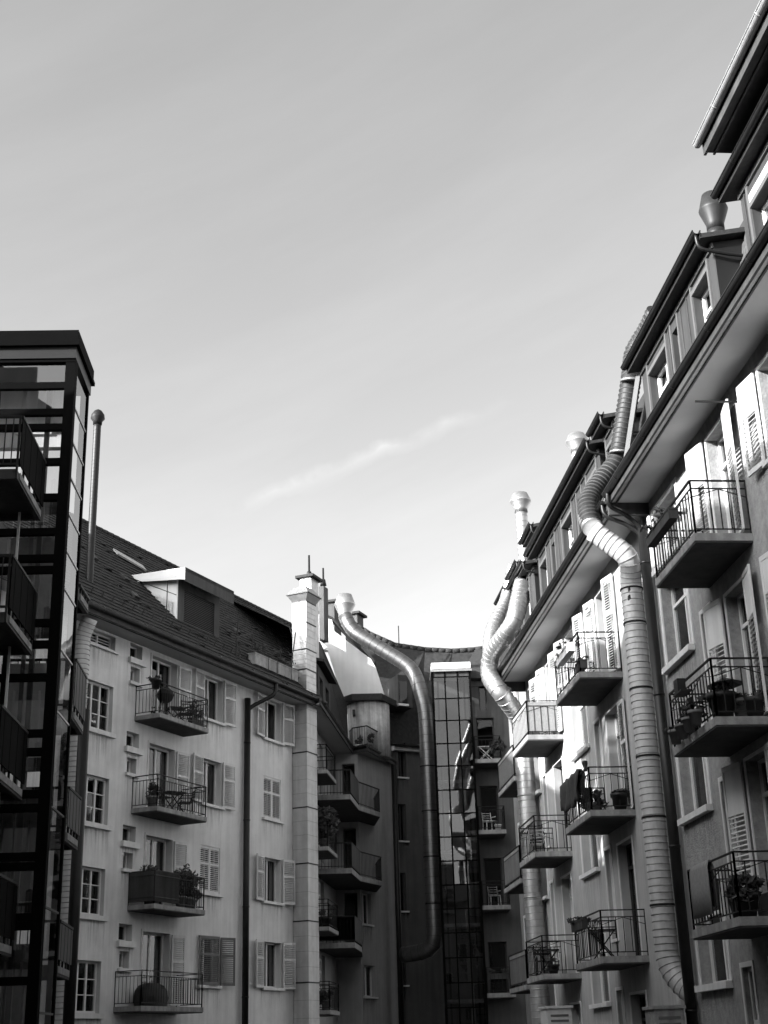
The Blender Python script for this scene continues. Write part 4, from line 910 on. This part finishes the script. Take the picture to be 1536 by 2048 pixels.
fbox(FBL, 'lift_car', t, 'curtaind', .2, 1.4, -1.1, -.25, 13.2, 15.2)
for s in (.25, 1.42): fbox(FBL, 'guide_rail', t, 'steel', s - .04, s + .04, -.6, -.5, .1, 17.0)
fbox(FBL, 'cap', t, 'trim', -.02, 1.72, -1.5, .06, 17.44, 17.72); fbox(FBL, 'cap_flashing', t, 'zinc', -.06, 1.76, -1.52, .13, 17.3, 17.39)

# ================================================================== NEAR GLASS LIFT AND LEFT BLOCK
e2 = Vector((math.sin(rad(-2)), math.cos(rad(-2)))); g2 = Vector((e2.y, -e2.x)); OC = (-6.67, 27.0)
FTf = Frame(OC, -g2, -e2); FTr = Frame(OC, e2, g2)
LT = thing('lift_tower', 'dark steel and glass lift tower with flat overhanging roof beside the pale house', 'lift tower', (-8.0, 28, 0))
DEP = 1.62; WID = 4.2
bz = [FTf.pix(110, y)[1] for y in (770, 823, 853, 922, 993, 1062, 1115, 1138, 1244, 1287, 1353, 1465, 1502, 1586, 1614, 1711, 1731, 1833, 1850, 1960)] + [1.2]
for s in (.09, WID - .1): fbox(FTf, 'post', LT, 'steel', s - .11, s + .11, -.2, .02, 0, 15.95)
for s in (.02, DEP): fbox(FTr, 'post', LT, 'steel', s - (.02 if s < .1 else .05), s + .05, -.16, .015, 0, 15.95)
for z in bz: fbox(FTf, 'beam', LT, 'steel', .19, WID - .2, -.12, .0, z - .075, z + .075)
fbox(FTf, 'head_beam', LT, 'steel', -.02, WID, -.14, .03, bz[0] + .55, 15.95)
fbox(FTf, 'mullion', LT, 'steel', 1.02, 1.1, -.1, -.01, 1.2, 11.1); fbox(FTf, 'mullion', LT, 'steel', 2.5, 2.58, -.1, -.01, 1.2, 15.9)
for i in range(len(bz) - 1):
    if bz[i] - bz[i + 1] < .3: continue
    for a, c in ((.2, 1.02), (1.1, 2.5), (2.58, 3.95)): fbox(FTf, 'pane', LT, 'liftglass', a, c, -.07, -.055, bz[i + 1] + .075, bz[i] - .075, tilt=.6)
for a, c in ((.2, 2.5), (2.58, 3.95)): fbox(FTf, 'pane', LT, 'liftglass', a, c, -.07, -.055, bz[0] + .075, bz[0] + .55)
rz = [15.75]; 
while rz[-1] > 1: rz.append(rz[-1] - (.83 if rz[-1] > 11 else 1.9 if rz[-1] < 9 else 1.3))
for i in range(len(rz) - 1):
    fbox(FTr, 'side_pane', LT, 'sideglass', .08, DEP - .06, -.03, -.012, rz[i + 1] + .02, rz[i] - .02); fbox(FTr, 'side_bead', LT, 'zinc' if rz[i] > 9 else 'dormertrim', .08, DEP - .06, -.04, .004, rz[i + 1] - .02, rz[i + 1] + .02)
fbox(FTf, 'roof', LT, 'steel', -.06, WID + .3, -DEP - .25, .12, 16.3, 16.62); fbox(FTf, 'roof_soffit', LT, 'black', -.02, WID + .2, -DEP - .2, .06, 15.96, 16.3)
fbox(FTf, 'roof_edge', LT, 'steel', -.09, WID + .34, -DEP - .28, .15, 16.24, 16.33)
for s in (.75, 1.9, 3.1): fbox(FTf, 'guide_rail', LT, 'dark', s - .05, s + .05, -1.1, -1.0, 0, 15.9)
for k in range(6):
    if k == 5: continue
    z = 1.6 + k * 2.86; fbox(FTf, 'landing', LT, 'dark', .3, WID - .3, -DEP, -1.15, z - .1, z + .1); bar('brace', LT, 'dark', FTf.P(.3, -1.5, z + .1), FTf.P(WID - .3, -1.5, z + .1), .05)
    if k > 4: continue
    if k < 4: fbox(FTf, 'landing_door', LT, ('curtaind', 'plasterB', 'frost')[k % 3], .5, 1.5, -DEP + .02, -DEP + .06, z + .15, z + 2.2)
    fbox(FTf, 'rear_post', LT, 'dormertrim', 1.0, 1.09, -DEP + .02, -DEP + .08, z + .12, z + 2.75)
fbox(FTf, 'lift_car', LT, 'dark', 1.2, 2.4, -1.35, -.35, 5.2, 7.3)
fbox(FTf, 'head_machine', LT, 'trim', .3, 3.8, -DEP + .1, -DEP + .3, 14.45, 15.9)
for k, (a_, c_) in enumerate(((.25, .6), (.7, 1.5), (1.9, 2.3))): fbox(FTf, 'reflection_patch', LT, 'white', a_, c_, -DEP + .32, -DEP + .36, 14.8 - .05 * k, 15.1 - .02 * k)  # white patches standing in for bright reflections in the top panes

TB = thing('apartment_building', 'dark block with steel balconies hung beside the glass lift', 'building', (-9, 20, 0))
FT = Frame((-8.45, 26.9), (e2.x, e2.y), (g2.x, g2.y))
HT = [(s, s + 1.3, z, z + 1.7) for s in (-38, -32, -26, -20, -14, -8) for z in (1.4, 4.3, 7.2, 10.1, 13)]
wall(FT, TB, 'plasterR3', -42, -4, 0, 16.6, HT)
for h in HT: win(FT, TB, *h, cols=2, sill=.1)
roof_sheet(FT, TB, [(.7, 16.7), (-1.2, 18.2), (-6, 18.6), (-11, 16.6)], -42, -4, 'slate')
fbox(FT, 'end_wall', TB, 'plasterR3', -4, -3.95, -10, -.01, 0, 17.9)
def steelbal(b, P0, P1, zb, depth_left, zr, clad='steel'):
    """steel balcony whose outer edge runs from P0 to P1, reaching left to depth_left"""
    F = two((P0.x, P0.y), (P1.x, P1.y)); L_ = (Vector((P1.x, P1.y)) - Vector((P0.x, P0.y))).length
    g = MB(); g.box(F, 0, L_, -depth_left, -.02, zb + .12, zb + .2); g.box(F, 0, L_, -.1, 0, zb, zb + .16); g.box(F, 0, .08, -depth_left, -.1, zb, zb + .12); g.box(F, L_ - .08, L_, -depth_left, -.1, zb, zb + .12)
    bl = g.build('balcony', 'dark', b, fix=False)
    fbox(F, 'floor_edge', bl, 'concrete', .15, L_ - .1, .003, .02, zb + .05, zb + .18)
    n = 8
    for i in range(n): fbox(F, 'cladding_panel', bl, clad, L_ * i / n + .004, L_ * (i + 1) / n - .004, .01, .03 + .006 * (i % 2), zb + .3, zr - .04)
    bar('rail', bl, 'iron', F.P(0, .02, zr), F.P(L_, .02, zr), .05)
    bar('rail', bl, 'iron', F.P(0, 0, zr), F.P(0, -depth_left, zr), .05); bar('rail', bl, 'iron', F.P(0, 0, zb + .3), F.P(0, -depth_left, zb + .3), .04)
    for i in range(1, 10): bar('bar', bl, 'iron', F.P(0, -depth_left * i / 10, zb + .3), F.P(0, -depth_left * i / 10, zr), .018)
    for i in range(5): bar('post', bl, 'iron', F.P(L_ * i / 4, -.02, zb), F.P(L_ * i / 4, -.02, zr), .04)
    return bl
for k in range(4):
    zb = 12.0 - 2.86 * k
    bl = steelbal(TB, Vector((-6.98, 24.3, 0)), Vector((-7.08, 26.55, 0)), zb, 1.45, zb + 1.3)
for s in (-.35, -.9): 
    for yy in (24.6, 26.3): bar('hanger_rod', TB, 'shut', (-7.1 + s, yy, 0), (-7.1 + s, yy, 12.1), .045)
for k, (n_, f_, bt) in enumerate((((150, 1319), (171, 1357), 1470), ((136, 1575), (160, 1598), 1700), ((118, 1842), (143, 1858), 1960), ((158, 1170), (177, 1200), 1228))):
    P0 = at_y(*n_, 28.8); P1 = at_z(f_[0], f_[1], P0.z); zb = at_y(f_[0] - 3, bt, P1.y).z
    steelbal(TB, P0, P1, zb, 1.5, P0.z, 'black')
g = MB(); P_ = at_y(160, 1600, 31.5); g.tube([(P_.x, 31.5, 0), (P_.x, 31.5, 9.2)], .13, 10); g.build('gallery_post', 'black', TB, fix=False)

# unseen house added to darken the court; shows only in reflections
SB = thing('apartment_building', 'unseen plain house added to shade the near end of the court', 'building', (0, -16, 0))
FS = Frame((14, -14), (-1, 0), (0, 1)); HS = [(s, s + 1.3, z, z + 1.7) for s in (4, 8, 12, 16, 20) for z in (1.4, 4.4, 7.4, 10.4)]
wall(FS, SB, 'plasterR3', 0, 26, 0, 15, HS)
for h in HS: win(FS, SB, *h, cols=2, sill=.1)
roof_sheet(FS, SB, [(.7, 15), (-5, 18), (-10, 15)], 0, 26, 'tile')

# ================================================================== THINGS ON THE BALCONIES
def loc(P, yaw):
    d = Vector((math.cos(yaw), math.sin(yaw))); return Frame((P[0], P[1]), d, Vector((-d.y, d.x)))
def chair(P, yaw, label, m='dark', slat=True, h=.86, group=None):
    t = thing('garden_chair', label, 'chair', P, group); F = loc(P, yaw); z = P[2]
    for s in (-.2, .2):
        for o in (-.2, .2): bar('leg', t, m, F.P(s * 1.1, o * 1.1, z), F.P(s, o, z + .43), .03)
        bar('back_post', t, m, F.P(s, .2, z + .42), F.P(s, .3, z + h), .03); bar('armrest', t, m, F.P(s * 1.15, -.18, z + .63), F.P(s * 1.15, .24, z + .65), .03)
    for i in range(5): fbox(F, 'seat_slat', t, m, -.22, .22, -.21 + i * .086, -.145 + i * .086, z + .43, z + .455)
    for i in range(4): bar('back_slat', t, m, F.P(-.2, .22 + i * .02, z + .52 + i * .1), F.P(.2, .22 + i * .02, z + .52 + i * .1), .05, .015)
    return t
def table(P, r, h, label, m='dark', yaw=0):
    t = thing('balcony_table', label, 'table', P); F = loc(P, yaw); z = P[2]
    fbox(F, 'table_top', t, m, -r, r, -r * .8, r * .8, z + h - .03, z + h)
    for s in (-1, 1):
        bar('leg', t, m, F.P(-r * .85 * s, -.7 * r, z), F.P(r * .8 * s, -.7 * r, z + h - .03), .03); bar('leg', t, m, F.P(-r * .85 * s, .7 * r, z), F.P(r * .8 * s, .7 * r, z + h - .03), .03)
    return t
def boxplanter(F, s0, s1, o0, o1, z, label, m='dark', n=240, hp=.3, leaf=.055):
    t = thing('planter_box', label, 'planter', F.P((s0 + s1) / 2, o0, z)); g = MB(); g.box(F, s0, s1, o0, o1, z, z + .2); g.box(F, s0 - .012, s1 + .012, o0 - .012, o1 + .012, z + .18, z + .215); g.build('box', m, t, fix=False)
    for k in range(max(1, int((s1 - s0) / .45))): foliage(t, F.P(s0 + (k + .5) * (s1 - s0) / max(1, int((s1 - s0) / .45)), (o0 + o1) / 2, z + .2 + hp * .5), .28, .25, hp * .6, n, leaf)
    return t
def shrub(P, h, r, label, n=900, leaf=.09, potm='terracotta'):
    t = thing('potted_shrub', label, 'plant', P); P = Vector(P); g = MB(); U = Vector((0, 0, 1)); g.tube([P, P + U * .3, P + U * .3, P + U * .36], [.13, .18, .2, .2], 16); g.build('pot', potm, t, fix=False)
    g = MB()
    for k in range(5): a = k * 1.3; g.tube([P + U * .3, P + U * h * .55 + Vector((math.cos(a) * r * .3, math.sin(a) * r * .3, 0)), P + U * h * .85 + Vector((math.cos(a) * r * .6, math.sin(a) * r * .6, 0))], [.02, .014, .006], 6)
    g.build('stem', 'dark', t, fix=False)
    foliage(t, P + U * (h * .66), r, r, h * .36, n, leaf); return t
Z4, Z3, Z2, Z1 = [z + .175 for z in ZL[::-1]]
# pale house, top balcony: kettle grill, hanging pot, chairs
P = FL.P(37.1, .62, Z4); t = thing('kettle_grill', 'round black kettle grill on thin legs on the topmost balcony of the pale house', 'grill', P); U = Vector((0, 0, 1)); C_ = P + U * .78
g = MB(); g.tube([C_ + U * v for v in (-.27, -.24, -.15, -.02, 0, .02, .15, .24, .28)], [.06, .15, .24, .285, .3, .285, .23, .12, .03], 20); g.build('bowl', 'black', t, fix=False)
for a in (0, 2.1, 4.2): bar('leg', t, 'zinc', P + Vector((math.cos(a) * .25, math.sin(a) * .25, 0)), C_ + Vector((math.cos(a) * .12, math.sin(a) * .12, -.2)), .025)
pot(FL.P(36.22, .85, Z4 + .78), .17, .3, 'dark pot hung outside the rail of the topmost balcony beside the narrow windows', 'black', .1)
chair(FL.P(38.55, .45, Z4), rad(200), 'dark slatted chair on the topmost balcony of the pale house, behind the kettle grill')
table(FL.P(37.85, .55, Z4), .3, .5, 'low dark table between kettle grill and chair', 'black', aL)
boxplanter(FL, 38.3, 39.0, .72, .9, Z4 + .02, 'dark planter with leafy growth at the end of the topmost balcony', n=300, hp=.6)
# second from top
table(FL.P(37.9, .5, Z3), .34, .68, 'dark folding table on the balcony with the mirrored shutters', 'iron', aL + .2); chair(FL.P(37.35, .5, Z3), rad(60), 'dark chair drawn up to the folding table'); chair(FL.P(38.6, .5, Z3), rad(-70), 'dark chair at the far side of the folding table')
shrub(FL.P(36.6, .6, Z3), .75, .22, 'small leafy pot plant in the near corner of the folding table balcony', 400, .06)
fbox(FL, 'rack', LH, 'iron', 39.5, 39.52, .2, .5, Z3 + 1.1, Z3 + 1.12)
# third: reed screen and bushy plants
t = thing('reed_screen', 'dark reed screen tied round the balcony with the bushy plants', 'screen', FL.P(36.3, .9, Z2))
g = MB()
for k in range(44): a = 36.34 + k * .03; g.bar(FL.P(a, .985, Z2 + .08), FL.P(a, .985, Z2 + .98), .022)
for k in range(30): a = .05 + k * .031; g.bar(FL.P(36.32, a, Z2 + .08), FL.P(36.32, a, Z2 + .98), .022)
for z in (.2, .85): g.bar(FL.P(36.33, .995, Z2 + z), FL.P(37.64, .995, Z2 + z), .03); g.bar(FL.P(36.31, .04, Z2 + z), FL.P(36.31, .98, Z2 + z), .03)
g.build('reeds', 'dark', t, fix=False)['kind'] = 'stuff'
for k, (s_, o_, h_) in enumerate(((36.8, .5, 1.15), (38.1, .75, 1.2), (38.55, .7, 1.3), (38.9, .6, 1.05))):
    shrub(FL.P(s_, o_, Z2), h_, .3, ('bushy dark plant behind the reed screen', 'bushy plant beside the end of the reed screen', 'tallest bushy plant on the reed screen balcony', 'bushy plant in the far corner of the reed screen balcony')[k], 700, .06)
# lowest: covered grill
P = FL.P(37.0, .5, Z1); t = thing('covered_grill', 'big black covered hump on the lowest balcony of the pale house', 'cover', P); g = MB()
for i, (h0, w0) in enumerate(((0, .62), (.25, .62), (.48, .58), (.62, .46), (.68, .2))): pass
rings = [(0, .60, .34), (.25, .62, .36), (.45, .58, .34), (.6, .46, .28), (.68, .25, .15)]
for (h0, a0, b0), (h1_, a1, b1) in zip(rings[:-1], rings[1:]):
    for k in range(20):
        u, v = 2 * math.pi * k / 20, 2 * math.pi * (k + 1) / 20
        def q(a, b, an, h): return FL.P(37.0 + a * math.copysign(abs(math.cos(an)) ** .6, math.cos(an)) * (1 + .04 * math.sin(5 * an)), .5 + b * math.copysign(abs(math.sin(an)) ** .6, math.sin(an)), Z1 + h)
        g.face([q(a0, b0, u, h0), q(a0, b0, v, h0), q(a1, b1, v, h1_), q(a1, b1, u, h1_)], True)
g.face([FL.P(37.0 + .25 * math.cos(k * .314), .5 + .15 * math.sin(k * .314), Z1 + .68) for k in range(20)]); g.build('tarpaulin', 'black', t, weld=True)

# near right house
z1, z2, z3 = [z + TH for z in SL]
boxplanter(FR, 23.3, 24.9, 1.03, 1.2, z3 + .62, 'long dark planter hung on the railing of the upper balcony of the roughcast house', n=60, hp=.1)
for k, s_ in enumerate((24.55, 24.15)): 
    P = FR.P(s_, .62, z3); t = thing('garden_torch', ('white stake torch with ball top in the upper roughcast house balcony, beside the planter end', 'white stake torch next to the planter middle on the upper roughcast house balcony')[k], 'torch', P); g = MB(); g.tube([P, P + U * 1.05], .03, 8); g.build('stake', 'white', t, fix=False); g = MB(); c = P + U * 1.1; g.tube([c + U * v for v in (-.07, -.05, 0, .05, .07)], [.02, .06, .08, .06, .02], 12); g.build('ball', 'white', t, fix=False)
bars_ = [24.75, 24.5, 24.25, 24.0]
for k, pp_ in enumerate(((1353, 1488), (1366, 1477), (1380, 1464), (1393, 1450))):
    s_, z_ = FR.pix(*pp_, 1.19); fbox(FR, 'pot_hanger', R1, 'iron', s_ - .13, s_ + .13, 1.0, 1.07, z_ + .16, z_ + .18)
    pot(FR.P(s_, 1.19, z_), .125, .25, ('terracotta pot hung outside the railing, first from the dark downpipe', 'terracotta pot hung outside the railing, second from the dark downpipe', 'terracotta pot hung outside the railing, third from the dark downpipe', 'terracotta pot hung outside the railing, fourth from the dark downpipe')[k], plant=.12 + .05 * k)
P = FR.P(24.0, 1.12, z2 + .78); t = thing('lantern', 'black box lantern hung on the railing above the terracotta pots', 'lantern', P); F_ = FR; g = MB(); g.box(FR, 23.88, 24.12, 1.05, 1.2, z2 + .78, z2 + 1.04); g.build('body', 'black', t, fix=False); fbox(FR, 'shelf', t, 'black', 23.6, 24.1, 1.03, 1.24, z2 + .74, z2 + .77)
pot(FR.P(22.72, .82, z2), .24, .46, 'big dark round pot at the railing corner above the rug balcony', 'black', .15); pot(FR.P(22.66, .3, z2), .2, .36, 'dark square-shouldered pot by the balcony door beside the big round pot', 'dark', .25)
t = thing('cafe_umbrella', 'small folded black canopy lying over the railing corner pots', 'canopy', FR.P(22.75, .75, z2 + .62)); g = MB(); c = FR.P(22.75, .72, z2 + .62)
for k in range(8):
    u, v = k * math.pi / 4, (k + 1) * math.pi / 4; g.face([c + U * .14, c + FR.d * math.cos(u) * .42 + FR.n * math.sin(u) * .3, c + FR.d * math.cos(v) * .42 + FR.n * math.sin(v) * .3])
g.build('cloth', 'black', t, fix=False); bar('pole', t, 'black', c - U * .55, c + U * .12, .03)
shrub(FR.P(22.75, .45, z2), .5, .16, 'spiky low plant behind the big dark round pot', 250, .07)
# rug over the lower railing
t = thing('rug', 'grey woven rug hung over the railing of the lower roughcast house balcony', 'rug', FR.P(24.2, 1.03, z1)); g = MB(); sa, sb_ = 23.7, 24.75; prof = [(1.085, z1 + .16), (1.09, z1 + .6), (1.085, z1 + .95), (1.05, z1 + 1.055), (1.0, z1 + 1.055), (.965, z1 + .95), (.96, z1 + .3)]
for (o0_, za), (o1_, zb_) in zip(prof[:-1], prof[1:]):
    n_ = 8
    for k in range(n_):
        u, v = sa + (sb_ - sa) * k / n_, sa + (sb_ - sa) * (k + 1) / n_; w = lambda x, zz: .004 * math.sin(x * 9 + zz * 3)
        g.face([FR.P(u, o0_ + w(u, za), za), FR.P(v, o0_ + w(v, za), za), FR.P(v, o1_ + w(v, zb_), zb_), FR.P(u, o1_ + w(u, zb_), zb_)], True)
rg = g.build('cloth', 'cloth', t, weld=True); md = rg.modifiers.new('thickness', 'SOLIDIFY'); md.thickness = .015
shrub(FR.P(22.7, .8, z1), .7, .24, 'leafy potted plant beside the hung rug', 600, .07, 'black'); shrub(FR.P(23.2, .75, z1), .55, .2, 'low dark plant behind the railing near the rug', 400, .06, 'black')
fbox(FR, 'bench_box', R1, 'wood', 22.5, 23.1, .2, .5, z1, z1 + .38)
# second right house
boxplanter(FR, 32.3, 33.8, 1.03, 1.2, z3 + .62, 'pale planter rail box on the upper balcony beside the pale ribbed duct', 'trim', 50, .08)
boxplanter(FR, 31.96, 32.5, .85, 1.02, z3 + .1, 'small dark box on the floor of the upper balcony beside the pale ribbed duct', n=60, hp=.1)
t = thing('bedding', 'dark duvet thrown over the balcony railing beside the pale ribbed duct', 'bedding', FR.P(34, 1.05, z2)); g = MB()
NS, NT = 18, 12
def bp(i, j):
    s_ = 32.9 + 1.75 * i / NS; a = j / NT; w_ = .05 * math.sin(i * 1.1 + j * .6) + .04 * math.sin(i * .5)
    if a < .5: return FR.P(s_, 1.12 + w_, z2 + .35 + a * 2 * .75 + .06 * math.sin(i * .8))
    if a < .62: return FR.P(s_, 1.07 - (a - .5) * 1.2, z2 + 1.13 + .03 * math.sin(i))
    return FR.P(s_, .92 + w_ * .5, z2 + 1.1 - (a - .62) * 1.3)
for i in range(NS):
    for j in range(NT): g.face([bp(i, j), bp(i + 1, j), bp(i + 1, j + 1), bp(i, j + 1)], True)
bd = g.build('duvet', 'dark', t, weld=True); md = bd.modifiers.new('thickness', 'SOLIDIFY'); md.thickness = .05
shrub(FR.P(33.2, .7, z2), .7, .3, 'bushy dark plant under the thrown duvet', 700, .07); pot(FR.P(32.15, .3, z2), .2, .4, 'black tub by the wall on the duvet balcony', 'black', .1)
P = FR.P(32.5, .98, z2 + 1.0); t = thing('lantern', 'little dark lantern standing on the railing of the duvet balcony', 'lantern', P); g = MB(); g.tube([P, P + U * .05, P + U * .06, P + U * .18, P + U * .24, P + U * .26], [.05, .05, .035, .07, .07, .02], 10); g.build('body', 'black', t, fix=False)
table(FR.P(33.7, .6, z1), .33, .7, 'dark folding table on the lowest balcony beside the pale ribbed duct', 'iron', aR); boxplanter(FR, 33.3, 34.5, 1.03, 1.17, z1 + .72, 'dark rail box on the lowest balcony beside the pale ribbed duct', n=70, hp=.12)
chair(FR.P(40.9, .62, z2), rad(170), 'stacked pale slatted chair on the middle balcony of the smooth plastered house', 'shut'); chair(FR.P(40.9, .62, z2 + .12), rad(170), 'dark chair stacked on the pale slatted chair', 'iron')
table(FR.P(40.6, .6, z1), .35, .72, 'dark table on the low balcony in front of the shiny galvanised duct', 'iron', aR); chair(FR.P(41.1, .6, z1), rad(90), 'dark chair tucked under the low balcony table', 'iron'); pot(FR.P(39.3, .7, z1), .16, .25, 'dark pot on the low balcony beside the table', 'black', .15)
t = thing('blanket', 'pale blanket draped inside the balcony railing below the dormer row', 'blanket', FR.P(40, 1, z3)); g = MB()
for k in range(10):
    u, v = 39.1 + k * .235, 39.1 + (k + 1) * .235; g.face([FR.P(u, .99 + .015 * (k % 2), z3 + .15), FR.P(v, .99 + .015 * ((k + 1) % 2), z3 + .15), FR.P(v, .99 + .015 * ((k + 1) % 2), z3 + .93), FR.P(u, .99 + .015 * (k % 2), z3 + .93)], True)
bk = g.build('cloth', 'cloth', t, weld=True); md = bk.modifiers.new('thickness', 'SOLIDIFY'); md.thickness = .01
# corner house and back house
shrub((-2.7, 54.8, 9.05), 1.5, .55, 'big feathery plant bursting over the corner house balcony', 1500, .12); shrub((-2.75, 55.6, 9.05), 1.2, .4, 'smaller feathery plant beside the bursting one', 700, .1)
pot((-2.65, 54.4, 6.08), .2, .35, 'dark pot on the lower wing balcony of the corner house', 'black', .3); t_ = shrub((-2.7, 54.5, 3.13), .7, .3, 'rounded dark bush on the lowest wing balcony of the corner house', 500, .08)
for k, (x_, y_) in enumerate(((-1.5, 62.95), (-1.0, 62.75), (-.45, 64.5))): pot((x_, y_, 14.46), .16, .3, ('leafy pot on the turret terrace, nearest the wing eave', 'leafy pot at the outer corner of the turret terrace', 'leafy pot on the turret terrace beside the drain pipe')[k], 'shut' if k == 0 else 'terracotta', .45)
shrub(FB2.P(1.25, 1.1, 13.4), .9, .35, 'bushy plant spilling over the top back house balcony', 700, .1); table(FB2.P(.75, .8, 13.4), .35, .6, 'pale table on the top back house balcony', 'trim')
chair(FB2.P(.75, .7, 10.35), rad(20), 'pale slatted chair on the back house balcony below the bushy plant', 'trim'); pot(FB2.P(1.1, 1.0, 10.35), .15, .25, 'pot beside the pale slatted back house chair', 'shut', .2)
chair(FB2.P(.8, .7, 7.23), rad(10), 'grey chair on the third balcony down of the back house', 'concrete'); boxplanter(FB2, .3, 1.3, 1.12, 1.26, 4.3, 'pale blooming rail box on the lowest back house balcony', 'dark', 120, .2)
# ground level: air conditioner boxes by the right row
for k, (px, py, X) in enumerate(((1112, 2035, 7.2), (1330, 2040, 8.0))):
    P = Rp(px, py, X); t = thing('vent_cabinet', ('pale louvred cabinet on a post below the smooth plastered house', 'weathered pale cabinet below the end of the pale ribbed duct')[k], 'cabinet', (P.x, P.y, 0)); s_, z_ = FR.pix(px, py, XW - X); o_ = XW - X; w_ = .45 if k == 0 else .35
    g = MB(); g.box(FR, s_ - w_, s_ + w_, o_ - .3, o_ + .3, 0, z_ + .2); g.box(FR, s_ - w_ - .04, s_ + w_ + .04, o_ - .34, o_ + .34, z_ + .2, z_ + .26); g.build('body', 'trim' if k == 0 else 'concrete', t, fix=False)
    for j in range(4): fbox(FR, 'louvre', t, 'shutdark', s_ - w_ - .01, s_ - w_ - .002, o_ - .22, o_ + .22, z_ - .35 + j * .12, z_ - .3 + j * .12)
